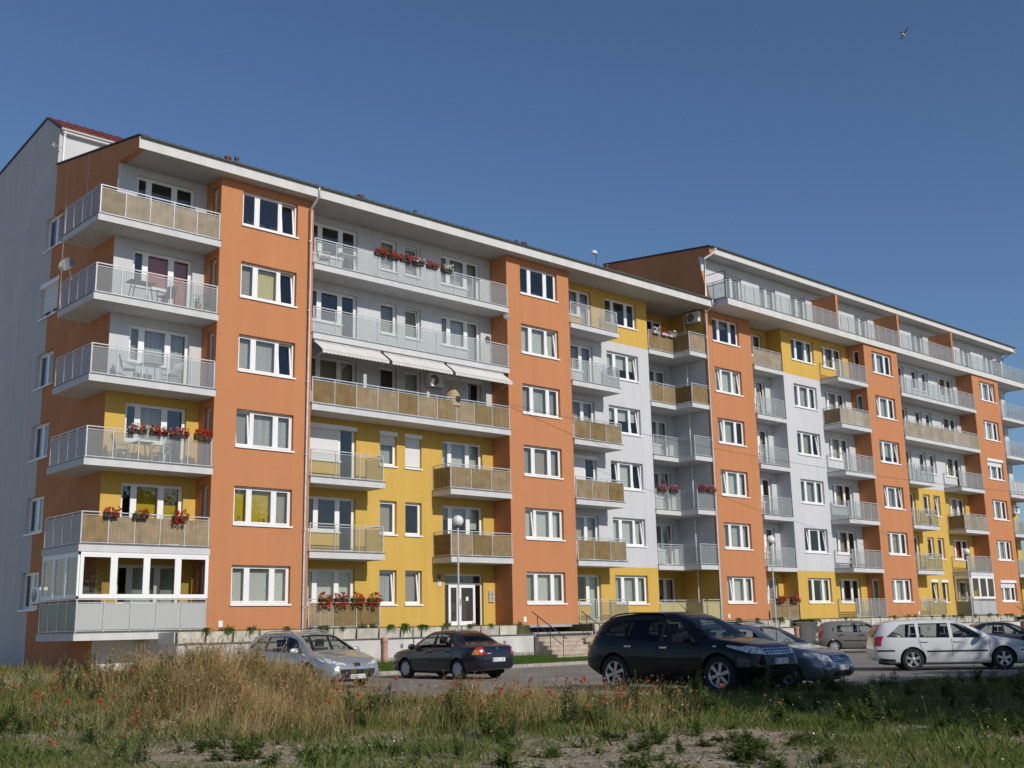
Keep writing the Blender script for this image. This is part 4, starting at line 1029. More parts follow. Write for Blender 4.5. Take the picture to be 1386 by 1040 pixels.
# --- dark blue saloon
L2 = 2.12
C_THAL = dict(H=1.44, cabin=(-1.42, 1.05), seat=.10, dash=.90, L=4.24, W=1.66, fa=1.28, ra=-1.19, wr=.30, paint=paint('dark_blue_paint', (.006, .0075, .020), .1, .30), taper=.2,
  top=[(-L2, .62), (-L2+.015, .80), (-L2+.06, .93), (-L2+.18, .985), (-L2+.5, 1.0), (-1.42, 1.06), (-1.05, 1.28), (-.72, 1.405), (-.25, 1.44), (.15, 1.42), (.5, 1.30), (.98, 1.02), (1.22, .92), (1.6, .86), (1.9, .78), (2.04, .68), (L2, .50)],
  belt=[(-L2, .74), (-1.9, .92), (-1.2, .93), (0, .90), (1.0, .86), (1.6, .78), (1.95, .68), (L2, .48)], bot=ends(L2, .22, .27), tumble=.36,
  side_windows=[([(.92, .90), (-.02, .93)], [(.90, .92), (.42, 1.26), (-.02, 1.32)]), ([(-.07, .93), (-.98, .955)], [(-.07, 1.32), (-.62, 1.29), (-.97, 1.03)])],
  windscreen=([(-.62, .98), (0, 1.02), (.62, .98)], [(-.50, 1.33), (0, 1.37), (.50, 1.33)]), rear_window=([(-.60, 1.03), (-.3, 1.025), (.3, 1.025), (.60, 1.03)], [(-.46, 1.33), (0, 1.36), (.46, 1.33)]), rglass=CBLK,
  head=[([(.38, .62), (.72, .64)], [(.42, .76), (.72, .80)], HEADL)], tail=[([(.50, .73), (.60, .71), (.74, .72)], [(.55, .93), (.62, .94), (.73, .94)], REDL), ([(.58, .80), (.66, .80)], [(.58, .86), (.66, .86)], PLATE)],
  tail_side=[([(-2.05, .72), (-1.82, .72)], [(-2.05, .86), (-1.90, .86)], AMB), ([(-2.05, .86), (-1.90, .86)], [(-2.03, .94), (-1.95, .94)], REDL)],
  rear=[('badge', [(-.03, .86), (.03, .86)], [(-.02, .94), (.02, .94)], CHROME), ('lettering', [(.28, .745), (.44, .745)], [(.28, .765), (.44, .765)], METAL), ('bumper_line', [(-.72, .655), (0, .655), (.72, .655)], [(-.72, .665), (0, .665), (.72, .665)], SEAM)],
  front=[('grille', [(-.3, .5), (.3, .5)], [(-.3, .6), (.3, .6)], BLACKP)],
  side=[('rub_strip', [(-.72, .54), (.85, .54)], [(-.72, .585), (.85, .585)], BLACKP)], glass=CSIDE,
  seams=[[(-.05, .30), (-.05, .92)], [(.95, .34), (.98, .87)], [(-.98, .94), (-.95, .7), (-.78, .34)]], handles=[(.12, .80), (-.80, .82)], handle_mat=BLACKP, mirror=(.78, .90),
  rim=(6, .30, simple('hub_cap', (.45, .46, .48), .4, .5)), plates=[(-1, (0, .57))])
# --- black SUV
L2 = 2.38
C_MUR = dict(H=1.72, cabin=(-1.95, 1.05), seat=.05, dash=1.05, L=4.80, W=1.90, fa=1.43, ra=-1.42, wr=.395, paint=paint('black_paint', (.004, .004, .0045), 0, .35, .45), taper=.22,
  top=[(-L2, .72), (-L2+.02, .88), (-L2+.08, 1.06), (-L2+.22, 1.26), (-L2+.5, 1.55), (-1.5, 1.67), (-.6, 1.73), (.0, 1.71), (.42, 1.60), (.92, 1.32), (1.18, 1.16), (1.5, 1.12), (1.95, 1.05), (2.2, .97), (2.32, .86), (2.4, .62)],
  belt=[(-L2, .86), (-1.9, 1.12), (-.9, 1.08), (.4, 1.02), (1.1, 1.02), (1.7, .97), (2.1, .88), (2.4, .6)], bot=[(a, b+.10) for a, b in ends(L2, .26, .34)], tumble=.40,
  side_windows=[([(.86, 1.06), (-.10, 1.085)], [(.84, 1.08), (.34, 1.48), (-.10, 1.56)]), ([(-.16, 1.085), (-1.10, 1.14)], [(-.16, 1.56), (-1.08, 1.55)]), ([(-1.16, 1.15), (-1.82, 1.25)], [(-1.16, 1.55), (-1.5, 1.49), (-1.80, 1.28)])], glass=CBLK, rglass=CBLK,
  windscreen=([(-.70, 1.13), (0, 1.175), (.70, 1.13)], [(-.56, 1.55), (0, 1.60), (.56, 1.55)]), rear_window=([(-.62, 1.2), (.62, 1.2)], [(-.52, 1.5), (.52, 1.5)]),
  head=[([(.52, .80), (.82, .83)], [(.54, .93), (.80, .985)], HEADL)], head_side=[([(2.16, .84), (1.66, .97)], [(2.14, .95), (1.66, 1.0)], HEADL)],
  tail=[([(.66, .92), (.82, .92)], [(.64, 1.12), (.80, 1.12)], REDL)], tail_side=[([(-2.30, .98), (-2.05, 1.05)], [(-2.26, 1.10), (-2.08, 1.12)], REDL)],
  front=[('grille', [(-.52, .80), (0, .79), (.52, .80)], [(-.52, .93), (0, .92), (.52, .93)], CHROME)]+[('grille_gap', [(a, .812+c*.056), (a+.09, .812+c*.056)], [(a, .852+c*.056), (a+.09, .852+c*.056)], BLACKP) for a in np.arange(-.48, .44, .125) for c in (0, 1)]+[('lower_grille', [(-.5, .36), (.5, .36)], [(-.5, .5), (.5, .5)], SEAM)],
  side=[('fog_panel', [(2.2, .56), (1.90, .56)], [(2.16, .72), (1.92, .74)], simple('grey_lens', (.06, .065, .07), .25)), ('side_marker', [(1.32, .965), (1.40, .965)], [(1.32, .99), (1.40, .99)], CHROME)],
  seams=[[(-.13, .42), (-.13, 1.07)], [(.95, .5), (1.0, 1.02)], [(-1.12, 1.13), (-1.1, .95), (-.92, .5)]], handles=[(.02, .955), (-.98, .985)], handle_mat=CHROME, mirror=(.70, 1.08),
  rim=(6, .13, ALLOY), rails=(-1.75, .0, .62), rail_mat=BLACKP, antenna=.05, adir=1, plates=[(1, (0, .66))])
# --- grey-blue estate beside it
L2 = 2.35
C_TOY = dict(H=1.5, cabin=(-1.95, 1.1), seat=.12, dash=.92, L=4.70, W=1.78, fa=1.40, ra=-1.30, wr=.315, paint=paint('slate_grey_paint', (.17, .20, .24), .45, .30),
  top=[(-L2, .62), (-L2+.02, .76), (-L2+.06, .92), (-L2+.2, 1.14), (-L2+.5, 1.40), (-1.2, 1.475), (-.5, 1.50), (.1, 1.47), (.5, 1.36), (1.0, 1.11), (1.24, .975), (1.65, .90), (2.0, .82), (2.22, .72), (2.31, .60), (L2, .50)],
  belt=[(-L2, .70), (-1.9, .95), (-.9, .93), (.5, .885), (1.2, .86), (1.7, .79), (2.1, .68), (L2, .48)], bot=ends(L2, .22, .28), tumble=.38,
  side_windows=[([(.98, .91), (-.02, .94)], [(.96, .93), (.44, 1.29), (-.02, 1.37)]), ([(-.07, .94), (-1.02, .97)], [(-.07, 1.37), (-1.0, 1.37)]), ([(-1.07, .98), (-1.85, 1.05)], [(-1.07, 1.37), (-1.5, 1.34), (-1.84, 1.08)])], glass=CSIDE,
  windscreen=([(-.66, .98), (0, 1.02), (.66, .98)], [(-.53, 1.37), (0, 1.41), (.53, 1.37)]), rear_window=([(-.58, 1.0), (.58, 1.0)], [(-.5, 1.34), (.5, 1.34)]),
  head=[([(.42, .58), (.62, .59), (.78, .64)], [(.46, .70), (.62, .75), (.76, .80)], HEADL)], head_side=[([(2.08, .64), (1.80, .74)], [(2.06, .74), (1.80, .80)], HEADL)],
  tail=[([(.62, .78), (.8, .78)], [(.6, 1.0), (.78, 1.0)], REDL)],
  front=[('grille', [(-.36, .585), (0, .575), (.36, .585)], [(-.38, .71), (0, .72), (.38, .71)], BLACKP)]+[('grille_bar', [(-.35, .60+.04*i), (.35, .60+.04*i)], [(-.35, .615+.04*i), (.35, .615+.04*i)], CHROME) for i in range(3)]+[('badge', [(-.06, .61), (.06, .61)], [(-.06, .69), (.06, .69)], CHROME), ('lower_grille', [(-.40, .26), (.40, .26)], [(-.42, .37), (.42, .37)], BLACKP), ('bumper_strip', [(-.74, .335), (-.45, .33)], [(-.74, .35), (-.45, .345)], CHROME), ('bumper_strip', [(.45, .33), (.74, .335)], [(.45, .345), (.74, .35)], CHROME)],
  seams=[[(-.04, .32), (-.04, .93)], [(1.0, .36), (1.04, .88)]], handles=[(.15, .80), (-.82, .83)], mirror=(.80, .92),
  rim=(5, .20, ALLOY), rails=(-1.5, .1, .56), plates=[(1, (0, .455))])
# --- white estate
L2 = 2.29
C_OCT = dict(H=1.47, cabin=(-1.98, 1.0), seat=.1, dash=.93, L=4.58, W=1.77, fa=1.37, ra=-1.21, wr=.32, paint=paint('white_paint', (.66, .67, .69), 0, .32), taper=.2,
  top=[(-L2, .62), (-L2+.015, .80), (-L2+.05, .98), (-L2+.14, 1.18), (-L2+.34, 1.40), (-1.6, 1.455), (-.6, 1.475), (.0, 1.455), (.38, 1.35), (.90, 1.09), (1.12, .985), (1.5, .92), (1.9, .84), (2.13, .74), (2.25, .62), (L2, .50)],
  belt=[(-L2, .74), (-1.9, .95), (-.9, .93), (.5, .90), (1.1, .88), (1.7, .80), (2.05, .70), (L2, .48)], bot=ends(L2, .22, .27), tumble=.33,
  side_windows=[([(.92, .915), (-.02, .935)], [(.90, .93), (.34, 1.29), (-.02, 1.355)]), ([(-.12, .935), (-.98, .95)], [(-.12, 1.36), (-.96, 1.36)]), ([(-1.06, .95), (-1.92, .975)], [(-1.06, 1.36), (-1.5, 1.33), (-1.90, 1.0)])], glass=CSIDE,
  windscreen=([(-.64, .99), (0, 1.03), (.64, .99)], [(-.53, 1.35), (0, 1.39), (.53, 1.35)]), rear_window=([(-.58, 1.0), (.58, 1.0)], [(-.5, 1.34), (.5, 1.34)]),
  head=[([(.42, .62), (.74, .64)], [(.42, .73), (.76, .76)], HEADL)], head_side=[([(2.05, .66), (1.78, .70)], [(2.03, .76), (1.78, .78)], HEADL)],
  tail=[([(.62, .72), (.8, .72)], [(.66, 1.0), (.78, 1.0)], REDL)], tail_side=[([(-2.265, .72), (-2.12, .72)], [(-2.23, .98), (-2.14, .98)], REDL)],
  front=[('grille', [(-.36, .60), (.36, .60)], [(-.38, .74), (.38, .74)], BLACKP), ('lower_grille', [(-.6, .28), (.6, .28)], [(-.6, .40), (.6, .40)], BLACKP), ('bumper_strip', [(-.74, .51), (0, .50), (.74, .51)], [(-.74, .55), (0, .54), (.74, .55)], BLACKP)],
  side=[('rub_strip', [(-.80, .53), (.92, .53)], [(-.80, .575), (.92, .575)], BLACKP), ('rub_strip', [(-2.22, .56), (-1.72, .56)], [(-2.22, .605), (-1.72, .605)], BLACKP), ('rub_strip', [(1.86, .54), (2.22, .52)], [(1.86, .585), (2.22, .565)], BLACKP), ('sill_trim', [(-2.1, .27), (-1.70, .22)], [(-2.2, .36), (-1.72, .33)], BLACKP)],
  seams=[[(-.07, .30), (-.07, .93)], [(.98, .34), (1.0, .88)], [(-1.02, .95), (-.98, .75), (-.82, .34)]], handles=[(.10, .83), (-.84, .84)], mirror=(.74, .91),
  rim=(5, .17, ALLOY), antenna=-1.05, adir=1, plates=[(1, (0, .46))])
# --- small beige-grey hatchback
L2 = 1.98
C_FAB = dict(H=1.45, cabin=(-1.68, .95), seat=.05, dash=.92, L=3.96, W=1.65, fa=1.19, ra=-1.27, wr=.29, paint=paint('grey_beige_paint', (.22, .20, .185), .35, .32), taper=.2,
  top=[(-L2, .62), (-L2+.015, .80), (-L2+.05, .98), (-L2+.16, 1.18), (-L2+.34, 1.38), (-1.35, 1.435), (-.5, 1.455), (.0, 1.43), (.35, 1.33), (.85, 1.08), (1.05, .97), (1.4, .90), (1.7, .80), (1.88, .68), (L2, .50)],
  belt=[(-L2, .74), (-1.7, .93), (-.7, .91), (.5, .88), (1.1, .85), (1.6, .74), (L2, .48)], bot=ends(L2, .22, .26), tumble=.33,
  side_windows=[([(.88, .90), (-.12, .92)], [(.86, .92), (.32, 1.27), (-.12, 1.33)]), ([(-.20, .92), (-1.10, .95)], [(-.20, 1.335), (-.9, 1.32), (-1.09, 1.2)]), ([(-1.16, .97), (-1.42, 1.0)], [(-1.16, 1.2), (-1.40, 1.05)])], glass=CSIDE,
  windscreen=([(-.60, .97), (0, 1.0), (.60, .97)], [(-.5, 1.33), (0, 1.36), (.5, 1.33)]), rear_window=([(-.52, 1.0), (.52, 1.0)], [(-.48, 1.3), (.48, 1.3)]),
  head=[([(.40, .62), (.7, .64)], [(.4, .73), (.72, .76)], HEADL)], tail=[([(.60, .72), (.75, .72)], [(.62, 1.0), (.74, 1.0)], REDL)],
  side=[('rub_strip', [(-.85, .53), (.82, .53)], [(-.85, .57), (.82, .57)], BLACKP)],
  seams=[[(-.16, .30), (-.16, .91)], [(.9, .34), (.93, .86)], [(-1.12, .94), (-1.05, .75), (-.86, .34)]], handles=[(.0, .80), (-.92, .82)], handle_mat=BLACKP, mirror=(.66, .90), mirror_mat=BLACKP,
  rim=(6, .28, MATS['hub_cap']), antenna=-.9, adir=1, plates=[(-1, (0, .72))])
C_BLK = dict(C_THAL); C_BLK.update(paint=paint('black_car_paint', (.006, .006, .010), 0, .3), antenna=-1.0, plates=[])

def at(x, y): return (x, y, ROADZ+.002)
car(C_PEUG, at(-2.1, -8.35), R(-90), 'silver estate car with roof rails and mirror, half hidden by dry grass')
car(C_THAL, at(2.92, -8.55), R(91), 'dark blue four-door saloon seen from its tail')
suv = car(C_MUR, at(1.22, -19.2), R(-87), 'black tall SUV with chrome grille and six-spoke wheels')
car(C_TOY, at(3.62, -19.25), R(-84), 'slate grey estate car beside the black SUV')
car(C_OCT, at(13.5, -19.3), R(-50), 'white estate car with black rubbing strips')
car(C_FAB, at(28.6, -7.4), R(-52), 'small grey-beige hatchback near the retaining wall')
blk_car = car(C_BLK, at(25.6, -15.4), R(-50), 'black low car mostly hidden behind the white estate')
blk_car.scale = (1.06, 1.06, .90)
suv.scale = (1.02, 1.02, 1.035)
# ================================================================== PLANTS
def leafmat(name, c1, c2, scale=2.0, tr=.35, obj=False):
    m, n, l, b = nt(name); n.remove(b); out = n['Material Output']
    g = n.new('ShaderNodeNewGeometry'); t = n.new('ShaderNodeTexNoise'); t.inputs['Scale'].default_value = scale; t.inputs['Detail'].default_value = 4
    l.new(g.outputs['Position'], t.inputs['Vector'])
    r = n.new('ShaderNodeValToRGB'); r.color_ramp.elements[0].position = .32; r.color_ramp.elements[1].position = .68
    r.color_ramp.elements[0].color = (*c1, 1); r.color_ramp.elements[1].color = (*c2, 1); l.new(t.outputs['Fac'], r.inputs['Fac'])
    d = n.new('ShaderNodeBsdfDiffuse'); tl = n.new('ShaderNodeBsdfTranslucent'); mx = n.new('ShaderNodeMixShader'); mx.inputs[0].default_value = tr
    l.new(r.outputs[0], d.inputs[0]); l.new(r.outputs[0], tl.inputs[0]); l.new(d.outputs[0], mx.inputs[1]); l.new(tl.outputs[0], mx.inputs[2]); l.new(mx.outputs[0], out.inputs['Surface'])
    return m
GRASSG = leafmat('grass_green', (.12, .165, .038), (.25, .27, .085), 1.2, .45)
GRASSD = leafmat('grass_dry', (.46, .31, .13), (.76, .56, .29), 1.5, .45)
GRASSF = leafmat('grass_fading', (.27, .225, .08), (.50, .39, .17), 1.5, .45)
GRASSR = leafmat('grass_seed', (.48, .29, .15), (.74, .53, .30), 1.5, .45)
WEEDG = leafmat('weed_leaf', (.085, .135, .032), (.20, .24, .075), 4.0, .42)
WEEDB = leafmat('weed_leaf_blue', (.095, .135, .06), (.19, .225, .10), 4.0, .42)
POPPY = leafmat('poppy_petal', (.62, .10, .045), (.76, .20, .10), 30.0, .5)
WHITEF = simple('white_petal', (.75, .75, .72), .8)
YELLF = simple('yellow_petal', (.70, .50, .03), .8)
def arr_mesh(name, V, F, mat):
    me = bpy.data.meshes.new(name); V = np.asarray(V, np.float32); F = np.asarray(F, np.int32)
    me.vertices.add(len(V)); me.vertices.foreach_set('co', V.ravel()); k = F.shape[1]
    me.loops.add(F.size); me.loops.foreach_set('vertex_index', F.ravel()); me.polygons.add(len(F))
    me.polygons.foreach_set('loop_start', np.arange(0, F.size, k, dtype=np.int32)); me.update(calc_edges=True); me.validate()
    me.materials.append(mat); return me
def blades(P, h, w, lean, mat, name, bend=.5):
    """P (n,3) roots; tapered curved blades of two quads"""
    n = len(P); a = rng.uniform(0, 2*np.pi, n); dr = np.stack([np.cos(a), np.sin(a), 0*a], 1); sd = np.stack([-np.sin(a+.5), np.cos(a+.5), 0*a], 1)
    lv = []
    for t, wf in ((0, 1.0), (.55, .75), (1.0, .08)):
        c = P+np.stack([0*h, 0*h, h*t*(1-.18*lean*t)], 1)+dr*(h*lean*(bend*t+(1-bend)*t*t))[:, None]
        lv += [c-sd*(w*wf/2)[:, None], c+sd*(w*wf/2)[:, None]]
    V = np.stack(lv, 1).reshape(-1, 3); b = np.arange(n)[:, None]*6
    F = np.concatenate([b+np.array([[0, 1, 3, 2]]), b+np.array([[2, 3, 5, 4]])], 0)
    return arr_mesh(name, V, F, mat)
def scatter(n, dmin, dmax, smin, smax):
    """random points of the field in its own axes (depth, lateral as a slope), mapped to the ground"""
    d = np.sqrt(rng.uniform(dmin**2, dmax**2, n)); s = d*rng.uniform(smin, smax, n)
    x = FO.x+FH.x*d+RH.x*s; y = FO.y+FH.y*d+RH.y*s
    return x, y, s, d
def in_field(x, y): return (y < edge_y(x)-.15) | ((x < -6.8) & (y < -2.0)) & (x > -40)
def vnoise(x, y, f, seed=0):
    r_ = np.random.default_rng(seed); tot = 0
    for k in range(4):
        a, b_, c = r_.uniform(-1, 1, 2), r_.uniform(0, 6.28), r_.uniform(0, 6.28)
        tot = tot+np.sin(f*(1+.7*k)*(x*math.cos(b_)+y*math.sin(b_))+c+1.5*np.sin(f*.7*(x*math.sin(b_)-y*math.cos(b_))))
    return tot/4
def cover(x, y, s, d):
    """how overgrown the field is, 0 bare soil .. 1 thick"""
    q = s/d
    soil = sstep(17.2, 15.6, d)*sstep(-.06, .03, q)*(1-.9*sstep(.20, .30, q))+sstep(16.8, 15.6, d)*sstep(13.0, 13.6, d)*sstep(-.34, -.30, q)*sstep(-.16, -.20, q)
    soil = np.clip(soil+.25*vnoise(x, y, 1.6, 3), 0, 1)
    return np.clip(1-soil*1.0, 0, 1)
def dryness(s, d):
    q = s/d
    return np.clip(np.exp(-((q+.24)/.085)**2-((d-20.5)/4.2)**2)*1.25+.35*np.exp(-((q-.03)/.09)**2-((d-22)/3)**2)+.22, 0, 1)
def stuff(name, me, label, cat): o = link(name, me); tag(o, label, cat, kind='stuff'); return o
# leafy weeds, one by one
def weed_mesh(seed, h, n, spread, mat, lw=.03):
    r_ = np.random.default_rng(seed); V = []; F = []
    for sidx in range(r_.integers(6, 11)):
        a = r_.uniform(0, 6.28); ln = h*r_.uniform(.6, 1.05); tilt = r_.uniform(.1, .75)*spread; base = np.array([r_.normal(0, .05), r_.normal(0, .05), 0])
        ax = np.array([math.cos(a)*tilt, math.sin(a)*tilt, 1.]); ax /= np.linalg.norm(ax); sdv = np.array([-math.sin(a), math.cos(a), 0])
        i = len(V); e = base+ax*ln; V += [base-sdv*.005, base+sdv*.005, e+sdv*.002, e-sdv*.002]; F.append((i, i+1, i+2, i+3))
        for k in range(n):
            t = r_.uniform(.08, 1.0); p = base+ax*ln*t; b_ = r_.uniform(0, 6.28); el = r_.uniform(-.1, .9); dv = np.array([math.cos(b_)*math.cos(el), math.sin(b_)*math.cos(el), math.sin(el)])
            L = lw*r_.uniform(1.6, 3.4)*(1.25-.6*t); W = L*r_.uniform(.28, .5); sv = np.cross(dv, [0, 0, 1.]); sv /= np.linalg.norm(sv)+1e-6; q = p+dv*L; q[2] -= L*.15; m_ = p+dv*L*.5
            i = len(V); V += [p, m_+sv*W/2, q, m_-sv*W/2]; F.append((i, i+1, i+2, i+3))
    return arr_mesh('weed_plant', np.array(V), np.array(F), mat)
# dead litter and clods lying on the soil
x, y, s, d = scatter(26000, 9.5, 22, -.5, .5); keep = in_field(x, y); x, y = x[keep], y[keep]; n_ = len(x); c = np.stack([x, y, ground_z(x, y)+rng.uniform(.0, .02, n_)], 1)
u = rng.normal(size=(n_, 3)); u[:, 2] *= .25; u /= np.linalg.norm(u, axis=1)[:, None]; v_ = np.cross(u, rng.normal(size=(n_, 3))); v_ /= np.linalg.norm(v_, axis=1)[:, None]; a_ = rng.uniform(.01, .05, n_)[:, None]; b_ = rng.uniform(.003, .014, n_)[:, None]
stuff('dead_litter', arr_mesh('dead_litter', np.stack([c-u*a_, c+v_*b_, c+u*a_, c-v_*b_], 1).reshape(-1, 3), np.arange(n_)[:, None]*4+np.array([[0, 1, 2, 3]]), leafmat('litter', (.16, .12, .07), (.42, .33, .22), 9, .1)), 'dead grass litter and bits lying on the bare soil', 'litter')
# short green grass
x, y, s, d = scatter(380000, 9.5, 30, -.56, .56)
cv = cover(x, y, s, d); keep = in_field(x, y) & (rng.uniform(0, 1, len(x)) < (.10+.90*cv)*np.clip(.55+.55*vnoise(x, y, 1.1, 5), .10, 1)) & ((d < 26) | (rng.uniform(0, 1, len(x)) < .5))
x, y, s, d, cv = x[keep], y[keep], s[keep], d[keep], cv[keep]
P = np.stack([x, y, ground_z(x, y)-.01], 1); h = rng.uniform(.05, .15, len(x))*(.5+.7*cv)*(1+.6*np.clip(vnoise(x, y, .9, 9), -1, 1))
stuff('grass', blades(P, h, rng.uniform(.006, .012, len(x)), rng.uniform(.2, 1.1, len(x)), GRASSG, 'grass'), 'short green grass covering the rough field', 'grass')
# low mat of broad leaves
x, y, s, d = scatter(110000, 9.5, 32, -.56, .56)
cv = cover(x, y, s, d); keep = in_field(x, y) & (rng.uniform(0, 1, len(x)) < cv*np.clip(.35+.9*vnoise(x, y, 1.4, 15), 0, 1)) & (rng.uniform(0, 1, len(x)) > .55*dryness(s, d))
x, y, s, d = x[keep], y[keep], s[keep], d[keep]
P = np.stack([x, y, ground_z(x, y)-.005], 1); h = rng.uniform(.06, .22, len(x))*(1+.5*vnoise(x, y, .9, 21))
stuff('ground_cover', blades(P, h, rng.uniform(.018, .04, len(x)), rng.uniform(.5, 1.5, len(x)), WEEDG, 'ground_cover'), 'low green broad-leaved ground cover in the rough field', 'ground cover')
# tall dry grass with seed heads
x, y, s, d = scatter(230000, 15.0, 32, -.56, .56)
dn = dryness(s, d); clump = np.clip(.5+.8*vnoise(x, y, 1.9, 31), 0, 1); keep = in_field(x, y) & (rng.uniform(0, 1, len(x)) < dn**1.3*clump*1.0*sstep(15.5, 18, d)) & ((s/d < .16) | (rng.uniform(0, 1, len(x)) < .12)) & ((d < 25.5) | (s/d > -.13))
x, y, s, d, dn = x[keep], y[keep], s[keep], d[keep], dn[keep]
P = np.stack([x, y, ground_z(x, y)-.02], 1); h = rng.uniform(.30, .74, len(x))*(.55+.5*dn)
me1 = blades(P, h, rng.uniform(.003, .0065, len(x)), rng.uniform(.25, 1.35, len(x)), GRASSD, 'dry_grass', .35)
stuff('dry_grass', me1, 'tall straw-coloured dry grass on the mound', 'dry grass')
k = rng.uniform(0, 1, len(x)) < .30; n_ = k.sum(); co = np.array([v.co for v in me1.vertices]).reshape(-1, 6, 3)[k]
tip = co[:, 4:6].mean(1); mid = co[:, 2:4].mean(1); dr = tip-mid; dr /= np.linalg.norm(dr, axis=1)[:, None]; sd = np.cross(dr, rng.normal(size=(n_, 3))); sd /= np.linalg.norm(sd, axis=1)[:, None]
L_ = rng.uniform(.05, .10, n_)[:, None]; w_ = rng.uniform(.004, .009, n_)[:, None]
V = np.stack([tip-dr*L_*.4, tip+sd*w_, tip+dr*L_*.6, tip-sd*w_], 1).reshape(-1, 3); F = np.arange(n_)[:, None]*4+np.array([[0, 1, 2, 3]])
stuff('seed_heads', arr_mesh('seed_heads', V, F, GRASSR), 'reddish tan seed heads on the dry grass', 'dry grass')
# knee-high mixed meadow grass
for nm, mt, cnt, sd_, lab in (('meadow_grass', GRASSG, 130000, 71, 'knee-high mixed green meadow grass with weeds'), ('fading_grass', GRASSF, 120000, 72, 'knee-high fading olive-brown grass with weeds')):
    x, y, s, d = scatter(cnt, 15.0, 31, -.56, .56); cv = cover(x, y, s, d); cl = np.clip(.42+.8*vnoise(x, y, 1.7, sd_), 0, 1)
    keep = in_field(x, y) & (rng.uniform(0, 1, len(x)) < cv*cl*sstep(16.2, 19.5, d)*(.9 if nm[0] == 'm' else .35+.5*dryness(s, d))) & ((s/d < .15) | (rng.uniform(0, 1, len(x)) < (.5 if nm[0] == 'm' else .15))) & ((d < 25.5) | (s/d > -.13) | (rng.uniform(0, 1, len(x)) < .3))
    x, y, s, d = x[keep], y[keep], s[keep], d[keep]; P = np.stack([x, y, ground_z(x, y)-.02], 1)
    h = rng.uniform(.14, .46, len(x))*(.75+.45*vnoise(x, y, 1.3, sd_+5))*(1-.68*sstep(.06, .12, s/d))
    stuff(nm, blades(P, h, rng.uniform(.006, .013, len(x)), rng.uniform(.15, .9, len(x)), mt, nm, .3), lab, 'grass')
# tangled dry weeds on the mound, one by one
DW = [weed_mesh(600+i, h, n, sp, mt, lw) for i, (h, n, sp, mt, lw) in enumerate(((.62, 44, .8, GRASSF, .020), (.55, 50, 1.1, GRASSD, .016), (.70, 46, .6, GRASSF, .018)))]
x, y, s, d = scatter(900, 17.0, 26, -.40, .02); keep = in_field(x, y) & (rng.uniform(0, 1, len(x)) < dryness(s, d)**1.2) & (vnoise(x, y, 1.5, 91) > -.35) & ((d < 25) | (s/d > -.13)); x, y, s, d = x[keep][:130], y[keep][:130], s[keep][:130], d[keep][:130]
for i in range(len(x)):
    sc_ = random.uniform(.7, 1.25); ki = random.randrange(3); o = link('dry_weed', DW[ki], None, (x[i], y[i], float(ground_z(x[i], y[i]))-.02), random.uniform(0, 6.28)); o.scale = (sc_*1.3, sc_*1.3, sc_)
    look = ('olive-brown bushy', 'straw-coloured tangled', 'tall olive-brown')[ki]; where = 'on the mound before the silver estate' if s[i]/d[i] < -.12 else 'in the meadow before the dark blue saloon'
    tag(o, look+' dry weed '+where, 'weed', look+' dry weeds '+where)
# rough growth between the field and the end wall
n_ = 42000; x = rng.uniform(-24, -5.2, n_); y = rng.uniform(-13, 9, n_); keep = ((x < -6.6) | (y > -3.9)) & (rng.uniform(0, 1, n_) < np.clip(.45+.7*vnoise(x, y, 1.1, 95), .08, 1)) & (x < -4.9); x, y = x[keep], y[keep]; n_ = len(x); h = rng.uniform(.15, .55, n_)*(.8+.4*vnoise(x, y, .9, 97))
half = rng.uniform(0, 1, n_) < .62
for nm, mk, mt, lab in (('verge_grass', half, GRASSG, 'tall green grass growing up to the end wall'), ('verge_straw', ~half, GRASSF, 'faded straw grass growing up to the end wall')):
    P = np.stack([x[mk], y[mk], ground_z(x[mk], y[mk])-.02], 1); k_ = len(P); stuff(nm, blades(P, h[mk], rng.uniform(.010, .022, k_), rng.uniform(.2, .9, k_), mt, nm, .3), lab, 'grass')
# tiny white and yellow flowers
for nm, mt, cnt, lab, sd_ in (('white_flowers', WHITEF, 420, 'tiny white daisies scattered among the weeds', 41), ('yellow_flowers', YELLF, 300, 'tiny yellow flowers scattered among the weeds', 43)):
    x, y, s, d = scatter(cnt*4, 12, 25, -.5, .5); keep = in_field(x, y) & (vnoise(x, y, 1.7, sd_) > .35) & (cover(x, y, s, d) > .4); x, y = x[keep], y[keep]; n_ = len(x)
    c = np.stack([x, y, ground_z(x, y)+rng.uniform(.12, .42, n_)], 1); r_ = rng.uniform(.006, .013, n_)[:, None]
    u = rng.normal(size=(n_, 3)); u[:, 2] *= .4; u /= np.linalg.norm(u, axis=1)[:, None]; v_ = np.cross(u, [0, 0, 1.]); v_ /= np.linalg.norm(v_, axis=1)[:, None]; v_ = v_*.6+np.array([0, 0, .7])
    V = np.stack([c+u*r_, c+v_*r_, c-u*r_, c-v_*r_], 1).reshape(-1, 3)
    stuff(nm, arr_mesh(nm, V, np.arange(n_)[:, None]*4+np.array([[0, 1, 2, 3]]), mt), lab, 'flowers')
WM_ = [weed_mesh(100+i, h, n, sp, mt, lw) for i, (h, n, sp, mt, lw) in enumerate(((.42, 34, .7, WEEDG, .036), (.30, 30, 1.0, WEEDG, .036), (.58, 38, .5, WEEDB, .032), (.22, 26, 1.5, WEEDB, .030), (.36, 34, .9, WEEDG, .028)))]
x, y, s, d = scatter(1900, 10.5, 28, -.52, .52)
cv = cover(x, y, s, d); q = s/d
keep = in_field(x, y) & (d > 13.5) & ((y < edge_y(x)-1.6) | (s/d < .06)) & (rng.uniform(0, 1, len(x)) < (.10+.8*cv)*(1+.8*(q > .1)+.8*(q < -.3))*np.clip(.4+vnoise(x, y, 1.2, 51), 0, 1)*(1-.6*dryness(s, d)))
